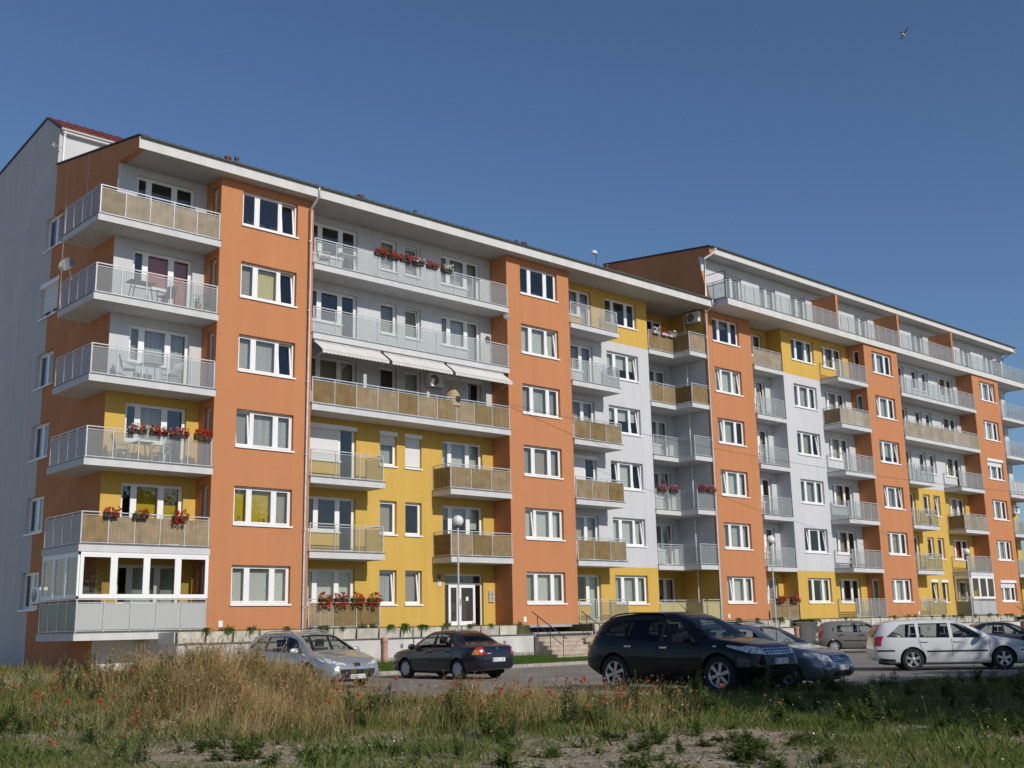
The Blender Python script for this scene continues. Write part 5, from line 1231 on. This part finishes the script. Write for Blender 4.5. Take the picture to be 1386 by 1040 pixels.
x, y, s, d = x[keep][:295], y[keep][:295], s[keep][:295], d[keep][:295]
for i in range(len(x)):
    sc_ = random.uniform(.6, 1.2)*(.62 if d[i] < 16 else 1.0); ki = random.randrange(5); o = link('weed_plant', WM_[ki], None, (x[i], y[i], float(ground_z(x[i], y[i]))-.01), random.uniform(0, 6.28)); o.scale = (sc_, sc_, sc_)
    look = ('tall bushy green', 'low spreading green', 'tall slender blue-green', 'flat blue-green', 'small-leaved green')[ki]; qq = s[i]/d[i]
    where = 'on the bare soil' if cover(x[i], y[i], s[i], d[i]) < .6 else ('among dry grass before the silver estate' if qq < -.12 else ('in the meadow before the dark blue saloon' if qq < .05 else ('in front of the black SUV' if qq < .2 else 'in the shade before the white estate')))
    tag(o, look+' weed '+where, 'weed', look+' weeds '+where)
for (px, py, sc_) in [(-7.6, -9.2, 1.5), (-8.8, -9.0, 1.2), (-6.9, -10.2, 1.3), (-9.4, -7.4, 1.3), (-10.2, -6.6, 1.1), (-8.2, -8.0, 1.5)]+[(random.uniform(-20, -8), random.uniform(-15, -4), random.uniform(.8, 1.5)) for _ in range(46)]:
    o = link('tall_weed', random.choice((WM_[2], WM_[0])), None, (px, py, float(ground_z(px, py))), random.uniform(0, 6)); o.scale = (sc_,)*3
    tag(o, 'tall leafy weed in the rough growth towards the end wall', 'weed', 'tall weeds towards the end wall')
x, y, s, d = scatter(900, 10.5, 20, -.5, .5); keep = in_field(x, y) & (cover(x, y, s, d) < .75) & (vnoise(x, y, 2.2, 81) > .0); x, y = x[keep][:110], y[keep][:110]
for i in range(len(x)):
    sc_ = random.uniform(.35, .8); ki = random.choice((1, 3, 4)); o = link('weed_tuft', WM_[ki], None, (x[i], y[i], float(ground_z(x[i], y[i]))-.03), random.uniform(0, 6.28)); o.scale = (sc_*1.5, sc_*1.5, sc_)
    tag(o, ('', 'low rounded green', '', 'flat blue-green', 'fine-leaved green')[ki]+' weed tuft on the bare soil', 'weed', 'weed tufts on the bare soil')
# poppies, one by one
def poppy_meshes(seed):
    r_ = np.random.default_rng(seed); h = r_.uniform(.22, .44); mb = MB(); lx, ly = r_.normal(0, .06, 2)
    mb.tube([(0, 0, 0), (lx*.3, ly*.3, h*.5), (lx, ly, h)], .0035, 4); stem = mb.mesh('poppy', WEEDG)
    mb = MB(); npet = 5; R0 = r_.uniform(.020, .036); a0 = r_.uniform(0, 6)
    for k in range(npet):
        a = a0+2*math.pi*k/npet; pts = []
        for t, w, z in ((0, .15, 0), (.62, .66, .45), (.95, .70, 1.05), (.98, .35, 1.30)):
            pts.append([(lx+R0*(t*math.cos(a)+sg*w*math.cos(a+math.pi/2)), ly+R0*(t*math.sin(a)+sg*w*math.sin(a+math.pi/2)), h+R0*z+r_.uniform(-.003, .003)) for sg in (-1, 1)])
        for u, v_ in zip(pts[:-1], pts[1:]): mb.quad(u[0], u[1], v_[1], v_[0])
    flower = mb.mesh('flower', POPPY, False, False)
    mb = MB(); mb.lathe([(1e-4, h), (.008, h+.004), (.009, h+.014), (1e-4, h+.02)], 8, (lx, ly, 0)); heart = mb.mesh('seed_pod', DARKMET)
    return stem, flower, heart
PM = [poppy_meshes(200+i) for i in range(6)]
pop = []
for (q0, q1, d0, d1, cnt, sd_) in ((-.45, -.33, 16, 24, 30, 61), (-.34, -.16, 17, 23, 24, 62), (-.16, .11, 17.5, 25, 100, 63), (-.1, .25, 15.5, 19, 10, 64), (-.42, -.25, 13, 17, 8, 65), (.12, .42, 15, 22, 3, 66)):
    x, y, s, d = scatter(cnt*5, d0, d1, q0, q1); keep = in_field(x, y) & (vnoise(x, y, 1.9, sd_) > -.15) & (cover(x, y, s, d) > .25); pop += list(zip(x[keep][:cnt], y[keep][:cnt]))
for (x_, y_) in pop:
    st, fl_, ht = random.choice(PM); o = link('poppy', st, None, (x_, y_, float(ground_z(x_, y_))), random.uniform(0, 6.28)); sc_ = random.uniform(.8, 1.25); o.scale = (sc_,)*3
    o.rotation_euler = (random.uniform(-.3, .3), random.uniform(-.3, .3), random.uniform(0, 6.28))
    link('flower', fl_, o); link('seed_pod', ht, o); s_, d_ = field(x_, y_); qq = s_/d_
    where = 'among green weeds left of the dry mound' if qq < -.33 else ('on the dry grass mound' if qq < -.15 else ('in the meadow before the dark blue saloon' if qq < .05 else ('in the weeds before the black SUV' if qq < .2 else 'in the shaded weeds before the white estate')))
    tag(o, 'red poppy '+where, 'poppy', 'red poppies '+where)
# lawn blades and trailing plants on the planters
n_ = 26000; x = rng.uniform(-5.5, 42, n_); y = rng.uniform(-4.15, -1.45, n_); keep = ~((x > 13.0) & (x < 17.2) & (y > -3.6)); keep &= ~((x > 32.3) & (y > -2.7)); x, y = x[keep], y[keep]
P = np.stack([x, y, ground_z(x, y)+.01], 1); n_ = len(x)
LAWNB = leafmat('lawn_blade', (.06, .12, .015), (.11, .18, .03), 1.5)
stuff('lawn_grass', blades(P, rng.uniform(.06, .15, n_), rng.uniform(.008, .014, n_), rng.uniform(.1, .8, n_), LAWNB, 'lawn_grass'), 'bright green mown lawn below the retaining wall', 'lawn')
tuft = []
for i in range(3):
    r_ = np.random.default_rng(300+i); V = []; F = []
    for k in range(34):
        a = r_.uniform(3.5, 5.9) if r_.uniform() < .6 else r_.uniform(0, 6.28); L = r_.uniform(.10, .34); dx, dy = math.cos(a), math.sin(a); w = .012
        pts = [np.array([r_.normal(0, .05), 0, 0]), np.array([dx*L*.5, dy*L*.4, .10+.05*r_.uniform()]), np.array([dx*L, dy*L*.7-.03, -.05-L*.5*r_.uniform()])]
        sv = np.array([-dy, dx, 0])*w; j = len(V); V += [pts[0]-sv, pts[0]+sv, pts[1]+sv*1.3, pts[1]-sv*1.3, pts[2]+sv*.3, pts[2]-sv*.3]; F += [(j, j+1, j+2, j+3), (j+3, j+2, j+4, j+5)]
    tuft.append(arr_mesh('trailing_plant', np.array(V), np.array(F), LAWNB if i else WEEDG))
bush = weed_mesh(400, .22, 22, 1.2, WEEDB, .028)
for i in range(64):
    if i < 30: px, py = random.uniform(-2.2, 13.0), -1.34
    elif i < 46: px, py = random.uniform(17.2, 32.0), -1.34
    else: px, py = random.uniform(33.0, 56), -2.60
    if random.random() < .72:
        o = link('trailing_plant', random.choice(tuft), None, (px, py, .04), random.uniform(-.4, .4)); sc_ = random.uniform(.6, 1.2); o.scale = (sc_,)*3
        tag(o, 'thin green plant trailing over the concrete planter blocks', 'plant', 'plants trailing over the planter blocks')
    else:
        o = link('small_bush', bush, None, (px, py+.25, .03), random.uniform(0, 6)); sc_ = random.uniform(.7, 1.3); o.scale = (sc_,)*3
        tag(o, 'small round bush on the planting bed behind the planter blocks', 'bush', 'small bushes on the planting beds')
# strip of turf on top of the planting beds
xs_ = rng.uniform(-2.5, 56, 16000); ys_ = np.where(xs_ < 32.5, rng.uniform(-1.3, -.2, 16000), rng.uniform(-2.5, -1.45, 16000)); k = ~((xs_ > 13.1) & (xs_ < 17.1))
P = np.stack([xs_[k], ys_[k], np.full(k.sum(), .03)], 1); n_ = len(P)
stuff('bed_grass', blades(P, rng.uniform(.03, .10, n_), rng.uniform(.008, .016, n_), rng.uniform(.2, 1.0, n_), GRASSG, 'bed_grass'), 'thin grass on the planting beds under the facade', 'grass')
# ---- broad trees standing behind the viewer, their crowns shade the right of the field and the cars
BARK = noisy('bark', (.05, .04, .03), (.11, .09, .07), scale=8, rough=.95, bump=.6, bscale=20)
CROWN = leafmat('crown_leaf', (.04, .07, .015), (.09, .12, .03), .8)
def tree(x, y, H, cr, cz, n, label, seed):
    r_ = np.random.default_rng(seed); zb = float(ground_z(x, y))-.05; t = empty('broadleaf_tree', (x, y, zb)); tag(t, label, 'tree', 'broadleaf trees beside the field')
    mb = MB(); mb.tube([(0, 0, 0), (.05, .05, H*.3), (.0, .1, H*.55), (.1, 0, H*.85)], [.24, .19, .13, .04], 10)
    for k in range(9):
        a = r_.uniform(0, 6.28); z0 = H*r_.uniform(.38, .65); e = (math.cos(a)*cr*.75, math.sin(a)*cr*.75, z0+cr*r_.uniform(.2, .8)); mb.tube([(0, .05, z0), (e[0]*.5, e[1]*.5, z0+(e[2]-z0)*.6), e], [.08, .05, .015], 6)
    build(mb, 'trunk', BARK, t, True)
    nc = 46; u = r_.normal(size=(nc, 3)); u /= np.linalg.norm(u, axis=1)[:, None]; c = u*(r_.uniform(.2, 1, nc)**.5)[:, None]*np.array([cr, cr, cz]); c[:, 2] += H-cz
    P = c[r_.integers(0, nc, n)]+r_.normal(size=(n, 3))*cr*.16; a = r_.normal(size=(n, 3)); a /= np.linalg.norm(a, axis=1)[:, None]; b_ = np.cross(a, r_.normal(size=(n, 3))); b_ /= np.linalg.norm(b_, axis=1)[:, None]
    L = r_.uniform(.10, .19, n)[:, None]; V = np.stack([P-a*L, P+b_*L*.55, P+a*L, P-b_*L*.55], 1).reshape(-1, 3)
    link('crown', arr_mesh('crown', V, np.arange(n)[:, None]*4+np.array([[0, 1, 2, 3]]), CROWN), t)
# ================================================================== THINGS ON THE BALCONIES AND ROOF
PETR = leafmat('geranium_red', (.55, .02, .02), (.75, .06, .05), 25, .3); PETP = leafmat('petunia_pink', (.60, .10, .22), (.75, .25, .38), 25, .3); PETW = simple('petal_white', (.75, .73, .70), .8)
TROUGH = simple('brown_trough', (.06, .04, .03), .7); TROUGHW = simple('white_trough', (.6, .6, .58), .6)
def flower_box(x, y, z, L, cols, label, hang=.12, trough=TROUGH, bushy=1.0, seed=0, group='flower boxes on the balcony railings'):
    r_ = np.random.default_rng(int(abs(x*31+z*17))+seed); t = empty('flower_box', (x, y, z)); tag(t, label, 'flower box', group)
    mb = MB(); mb.prism([(0, -.08), (L, -.08), (L, .08), (0, .08)], -.15, 0.0); build(mb, 'trough', trough, t)
    n = int(220*L*bushy)
    P = np.stack([r_.uniform(-.02, L+.02, n), r_.normal(-.02, .08, n), r_.uniform(-hang*.8, .17, n)*r_.uniform(.4, 1, n)], 1); P[:, 1] -= np.where(P[:, 2] < 0, .10, 0)
    a = r_.normal(size=(n, 3)); a /= np.linalg.norm(a, axis=1)[:, None]; b_ = np.cross(a, r_.normal(size=(n, 3))); b_ /= np.linalg.norm(b_, axis=1)[:, None]; S_ = r_.uniform(.02, .045, n)[:, None]
    link('leaves', arr_mesh('leaves', np.stack([P-a*S_, P+b_*S_*.6, P+a*S_, P-b_*S_*.6], 1).reshape(-1, 3), np.arange(n)[:, None]*4+np.array([[0, 1, 2, 3]]), WEEDG), t)
    for ci, cm in enumerate(cols):
        m_ = int(46*L*bushy/len(cols)); c = np.stack([r_.uniform(0, L, m_), r_.normal(-.05, .07, m_), r_.uniform(-hang*.7, .20, m_)], 1); c[:, 1] -= np.where(c[:, 2] < 0, .10, 0)
        V = []; F = []
        for p in c:
            rr = r_.uniform(.025, .05)
            for k in range(4):
                u = r_.normal(size=3); u /= np.linalg.norm(u); v_ = np.cross(u, r_.normal(size=3)); v_ /= np.linalg.norm(v_); j = len(V); o_ = p+r_.normal(size=3)*rr*.35
                V += [o_-u*rr, o_+v_*rr, o_+u*rr, o_-v_*rr]; F.append((j, j+1, j+2, j+3))
        link('blossoms', arr_mesh('blossoms', np.array(V), np.array(F), cm), t)
    return t
RED, PNK, WHT = PETR, PETP, PETW
z2, z1, z5 = FL[1]+1.15, FL[0]+1.17, FL[5]+1.15
for x in (-4.75, -3.75, -2.35): flower_box(x, -.14, FL[1]+1.12, .5, [RED], 'round pot of red geraniums on the reed balcony above the glazed corner' if x > -3 else 'small pot of flowers on the reed balcony above the glazed corner', .4 if x > -3 else .1, bushy=1.6 if x > -3 else .8)
for i, x in enumerate((-4.05, -3.3, -2.55, -1.65)): flower_box(x, -.10, FL[2]+1.16, .62, [[WHT, RED], [RED], [RED, PNK], [RED]][i], ['flower box of white and red blooms on corner balcony rail', 'flower box of dense red geraniums on corner balcony rail', 'flower box of pink and red blooms on corner balcony rail', 'flower box of scarlet geraniums near orange bay on corner balcony'][i], .08, bushy=1.3)
for i, (x, cs) in enumerate(((6.0, [RED]), (6.65, [RED]), (7.3, [PNK, RED]), (7.95, [PNK, WHT]), (8.7, [PNK, RED]), (9.5, [WHT]))):
    flower_box(x, -.12, z5, .55, cs, ['top balcony flower box of red geraniums beside the table', 'top balcony flower box of bright red geraniums', 'top balcony flower box of magenta and red blooms', 'top balcony flower box of pink and white blooms', 'top balcony flower box of pink and salmon blooms', 'top balcony flower box of white flowers'][i], .08, bushy=1.3)
for i, x in enumerate((3.55, 4.25, 5.0, 5.75)): flower_box(x, -.14, z1, .55, [RED], 'hanging red geraniums on the ground floor reed railing', .45, bushy=1.5, group='hanging geraniums on the ground floor railing')
for i, (x, y, cs) in enumerate(((24.75, 1.02, [WHT]), (25.45, 1.02, [RED]), (26.05, 1.02, [WHT]))): flower_box(x, y, FL[5]+1.13, .5, cs, ['white trough with trailing green on top loggia, next to window wall', 'white trough with red geraniums on top loggia', 'white trough with small flowers at the step of the top loggia'][i], .06, TROUGHW)
for i, (x, y, cs) in enumerate(((24.6, 1.02, [PNK]), (25.5, 1.02, [PNK]), (26.5, -.08, [PNK, RED]), (27.2, -.08, [PNK]))): flower_box(x, y, FL[2]+1.15, .6, cs, 'pink petunias on the third floor glass loggia rail', .06, bushy=1.4, group='petunias on the loggia rail')
for x, cs in ((32.6, [RED]), (33.9, [RED, PNK])): flower_box(x, -.2, z1, .7, cs, 'bushy hanging red flowers on the ground floor loggia by the lamp', .30, bushy=1.6, group='hanging flowers on the loggia by the lamp')
# garden furniture
def chair(x, y, z, rz, m, label, group='garden chairs on the balconies'):
    t = empty('garden_chair', (x, y, z), rz); tag(t, label, 'chair', group)
    mb = MB(); mb.box(-.22, .22, -.22, .22, .40, .43); build(mb, 'seat', m, t)
    mb = MB(); mb.poly([(-.22, .22, .46), (.22, .22, .46), (.21, .34, .92), (-.21, .34, .92)]); mb.poly([(-.22, .24, .46), (.22, .24, .46), (.21, .36, .92), (-.21, .36, .92)]); build(mb, 'backrest', m, t, fix=False)
    for sx in (-1, 1):
        mb = MB(); mb.bar((sx*.21, -.24, 0), (sx*.21, -.20, .40), .03); build(mb, 'leg', m, t)
        mb = MB(); mb.bar((sx*.21, .26, 0), (sx*.21, .20, .40), .03); build(mb, 'leg', m, t)
        mb = MB(); mb.bar((sx*.24, -.22, .62), (sx*.24, .27, .64), .035); mb.bar((sx*.24, -.2, .40), (sx*.24, -.2, .62), .03); build(mb, 'armrest', m, t)
def table(x, y, z, m, label, w=.7, d=.6):
    t = empty('garden_table', (x, y, z)); tag(t, label, 'table', 'garden tables on the balconies')
    mb = MB(); mb.box(-w/2, w/2, -d/2, d/2, .70, .73); build(mb, 'table_top', m, t)
    for sx in (-1, 1):
        for sy in (-1, 1): mb = MB(); mb.bar((sx*w*.42, sy*d*.4, 0), (sx*w*.3, sy*d*.35, .70), .03); build(mb, 'leg', m, t)
PLAST = simple('white_garden_plastic', (.78, .78, .77), .5); WOODB = noisy('brown_wood', (.10, .05, .025), (.18, .09, .05), scale=4, rough=.7); DARKF = simple('dark_fabric', (.06, .06, .06), .9)
zz = FL[3]+.1; chair(-3.9, .45, zz, R(70), PLAST, 'white plastic garden chair left of the fold-up table on corner balcony'); chair(-2.35, .45, zz, R(-70), PLAST, 'white plastic garden chair right of the fold-up table on corner balcony'); table(-3.1, .45, zz, PLAST, 'white fold-up garden table between two white chairs')
zz = FL[2]+.1; chair(-4.0, .45, zz, R(75), SHEER, 'patterned cushion chair left of the dark balcony table'); chair(-2.6, .45, zz, R(-75), SHEER, 'patterned cushion chair right of the dark balcony table'); table(-3.3, .45, zz, DARKF, 'small dark table behind the red flower boxes', .6, .5)
zz = FL[4]+.1; table(-3.7, .3, zz, WOODB, 'brown wooden table on the fifth floor corner balcony', .9, .5); chair(-2.7, .4, zz, R(-60), WOODB, 'brown wooden chair on the fifth floor corner balcony')
zz = FL[5]+.1; table(4.9, .3, zz, PLAST, 'white table on the long top balcony', .9, .5); chair(3.9, .4, zz, R(60), PLAST, 'white chair beside the table on the long top balcony')
def pot(x, y, z, h, label, seed):
    t = empty('potted_plant', (x, y, z)); tag(t, label, 'plant', 'potted plants on the balconies'); mb = MB(); mb.lathe([(1e-4, 0), (.09, 0), (.13, .22), (.12, .22), (1e-4, .2)], 14); build(mb, 'pot', TERRA, t, True)
    o = link('foliage', weed_mesh(seed, h, 20, .6, WEEDG, .04), t, (0, 0, .2))
pot(-1.55, .25, FL[4]+.1, .55, 'leafy potted plant near orange bay on fifth floor corner balcony', 500); pot(-1.15, .3, FL[4]+.1, .65, 'taller potted plant against the orange bay, fifth floor corner', 501)
pot(39.1, -1.0, FL[1]+.1, .75, 'bushy potted plant in the open corner of the second floor balcony', 502); pot(49.0, -1.0, FL[2]+.1, .6, 'dark green potted plant behind third floor glass balcony', 503); pot(19.9, .4, FL[3]+.1, .9, 'climbing plant in a pot above the reed balcony', 504)
# wicker cone shelter on the reed balcony
mb = MB(); mb.lathe([(.36, 0), (.37, .35), (.30, .55), (.14, .78), (.05, .95), (.03, 1.12), (1e-4, 1.14)], 20); o = link('wicker_cone', mb.mesh('wicker_cone', reed('wicker', (.40, .28, .12), (.55, .42, .22)), True), None, (10.35, .25, FL[3]+.82))
tag(o, 'tan cone-topped wicker basket shelter on the long reed balcony', 'basket'); mb = MB(); mb.lathe([(1e-4, -.372), (.15, -.365)], 16, (.03, 0, .28), 'y'); build(mb, 'opening', CABIN, o)
mb = MB(); mb.box(-.3, .3, -.2, .2, -.72, 0); build(mb, 'stand', WOODB, o)
# air conditioners and dishes
def aircon(x, y, z, rz, label):
    t = empty('air_conditioner', (x, y, z), rz); tag(t, label, 'air conditioner', 'air conditioners on the walls'); mb = MB(); mb.box(-.40, .40, -.30, -.02, 0, .56); build(mb, 'casing', PVC, t)
    mb = MB(); mb.lathe([(1e-4, -.302), (.21, -.302), (.23, -.31)], 24, (-.10, 0, .28), 'y'); build(mb, 'fan_grille', DRIP, t)
    mb = MB(); mb.lathe([(.03, -.315), (.05, -.315)], 12, (-.10, 0, .28), 'y'); [mb.bar((-.10, -.314, .28), (-.10+.2*math.cos(a), -.314, .28+.2*math.sin(a)), .012) for a in np.linspace(0, 5.5, 8)]; build(mb, 'guard', METAL, t)
    for sx in (-.3, .3): mb = MB(); mb.bar((sx, 0, -.03), (sx, -.32, -.03), .03); build(mb, 'bracket', METAL, t)
aircon(27.93, .62, FL[5]+1.95, R(-90), 'white air conditioner high in the yellow top loggia'); aircon(-4.40, 5.55, FL[0]+1.15, R(-90), 'white air conditioner on the shaded end wall beside a window'); aircon(9.95, 1.11, FL[3]+1.75, 0, 'white air conditioner under the awnings'); aircon(63.2, -.15, FL[2]+1.7, 0, 'white air conditioner on the far corner balcony wall')
def dish(loc, aim, r, label, arm):
    t = empty('satellite_dish', loc); tag(t, label, 'satellite dish', 'satellite dishes'); q = Vector(aim).normalized().to_track_quat('Z', 'Y')
    mb = MB(); mb.lathe([(1e-4, 0)]+[(r*k/8, .35*r*(k/8)**2) for k in range(1, 9)], 24); mb.lathe([(r, .35*r-.012), (r, .35*r)], 24); o = build(mb, 'reflector', simple('dish_shade_grey_%d' % int(abs(loc[0]*10)), (.20, .20, .21), .5), t, True); o.rotation_euler = q.to_euler()  # grey darkened, so the dish's shade sits in its colour
    mb = MB(); a = Vector((0, 0, 0)); mb.tube([q @ Vector((0, -r*.9, .3*r)), q @ Vector((0, -.1*r, r*1.0))], .015, 6); mb.tube([q @ Vector((0, -.1*r, r*1.0)), q @ Vector((0, -.05*r, r*.85))], .035, 8); build(mb, 'feed_arm', METAL, t); mb = MB(); mb.tube([(0, 0, 0), arm], .022, 6); build(mb, 'mount', METAL, t)
dish((-5.55, 2.2, FL[4]+1.55), (-.75, -.6, .35), .30, 'grey satellite dish at the corner balcony over the end wall', (.2, .1, -.45)); dish((13.2, -.12, FL[5]-.42), (-.1, -.95, .3), .17, 'small white dish under the long top balcony slab', (.1, .1, .15))
dish((-4.6, 6.85, 19.15), (-.8, -.5, .3), .16, 'small white dish on the gable near the red roof', (.25, .1, 0))
mb = MB(); mb.tube([(0, 0, -.3), (0, 0, 1.15), (-.1, -.05, 1.32), (-.35, -.15, 1.38)], .022, 8); o = link('roof_mast', mb.mesh('roof_mast', METALD), None, (22.75, 3.0, 18.0)); tag(o, 'thin roof mast carrying a white floodlight', 'mast')
mb = MB(); mb.lathe([(1e-4, -.10), (.16, -.08), (.18, .02), (.10, .10), (1e-4, .12)], 14, (-.35, -.15, 1.40)); build(mb, 'floodlight', PVC, o, True)
# overhead cable from the second bay out over the car park
n_ = 30; pa, pb = Vector((13.45, -.12, 9.62)), Vector((51.23, -6.78, 7.4)); pts = [pa.lerp(pb, i/n_)-Vector((0, 0, .55*(1-((i/n_)*2-1)**2))) for i in range(n_+1)]
mb = MB(); mb.tube(pts, .009, 5); tag(build(mb, 'overhead_cable', DARKMET), 'thin black cable strung from the second orange bay', 'cable')
# birds
def bird(px_pos, span, roll, yaw, label):
    t = empty('bird', px_pos, yaw); tag(t, label, 'bird', 'birds in the sky'); DB = MATS.get('bird_dark') or simple('bird_dark', (.02, .02, .025), .8); LB = MATS.get('bird_pale') or simple('bird_pale', (.55, .52, .45), .8)
    mb = MB(); mb.lathe([(1e-4, -.5), (.05, -.42), (.14, -.1), (.15, .12), (.09, .34), (.05, .44), (1e-4, .5)], 12, (0, 0, 0), 'x'); mb.v = [(p[0]*span*.32, p[1]*span*.42, p[2]*span*.36) for p in mb.v]; build(mb, 'body', LB, t, True)
    for sg in (-1, 1):
        mb = MB(); o_ = [(.07, .03), (.03, .5), (-.05, 1.0), (-.10, .62), (-.09, .05)]; up_ = [(a*span*.5, sg*b_*span*.5, b_*.10*span+.004*span) for a, b_ in o_]; dn = [(a, b_, c-.012*span) for a, b_, c in up_]
        mb.poly(up_); mb.poly(dn[::-1]); [mb.quad(up_[i], up_[(i+1) % 5], dn[(i+1) % 5], dn[i]) for i in range(5)]; build(mb, 'wing', DB, t)
    mb = MB(); mb.xprism([(-.05*span, 0), (.05*span, 0), (.05*span, .01*span), (-.05*span, .01*span)], -.26*span, -.13*span); build(mb, 'tail', DB, t)
    EX, EY, EZ = Vector((0.736, -0.676, -0.020)), Vector((0.664, 0.718, 0.209)), Vector((-0.127, -0.167, 0.978)); wy = (EX*math.cos(roll)+EZ*math.sin(roll)).normalized(); bx = (EY*math.cos(yaw)+EX*math.sin(yaw)*.9+EZ*.15); bx = (bx-wy*bx.dot(wy)).normalized(); wz = bx.cross(wy)
    mm = Matrix((bx, wy, wz)).transposed().to_4x4(); mm.translation = px_pos; t.matrix_world = mm
bird(Vector((1.16, -25.9, 12.15)), .36, R(58), R(75), 'swallow with pale belly and spread dark wings, wheeling high'); bird(Vector((30.04, -5.29, 21.82)), .42, R(-8), R(40), 'dark bird gliding level over the roof'); bird(Vector((58.71, 14.25, 31.08)), .5, R(10), R(30), 'far tiny bird just over the roof line')
# low fence by the end wall
t = empty('wire_fence', (-5.2, 8.2, -1.3)); tag(t, 'low dark frame fence beside the grey end wall', 'fence')
for i in range(3):
    mb = MB(); mb.tube([(0, i*2.2, -.2), (0, i*2.2, 1.0)], .03, 8); build(mb, 'post', METALD, t)
    for z in (.08, .52, .98): mb = MB(); mb.tube([(0, i*2.2, z), (0, i*2.2+2.2, z)], .018, 6); build(mb, 'rail', METALD, t)
    mb = MB(); mb.tube([(0, i*2.2+1.1, .08), (0, i*2.2+1.1, .98)], .012, 6); build(mb, 'rail', METALD, t)
# shade trees behind and to the right of the viewer
tree(.8, -38.3, 11.0, 4.1, 3.8, 36000, 'first dense tree behind the field that shades the black SUV', 901)
tree(7.2, -38.6, 11.3, 4.1, 3.9, 36000, 'second dense tree behind the field, next to the first', 902)
tree(13.8, -39.0, 11.3, 4.1, 3.9, 36000, 'third dense tree behind the field that shades the white estate', 903)
tree(4.2, -43.0, 9.0, 3.4, 3.0, 26000, 'smaller dense tree standing behind the first two', 904)
tree(20.5, -38.5, 11.0, 4.1, 3.8, 30000, 'last dense tree in the row behind the field', 905)
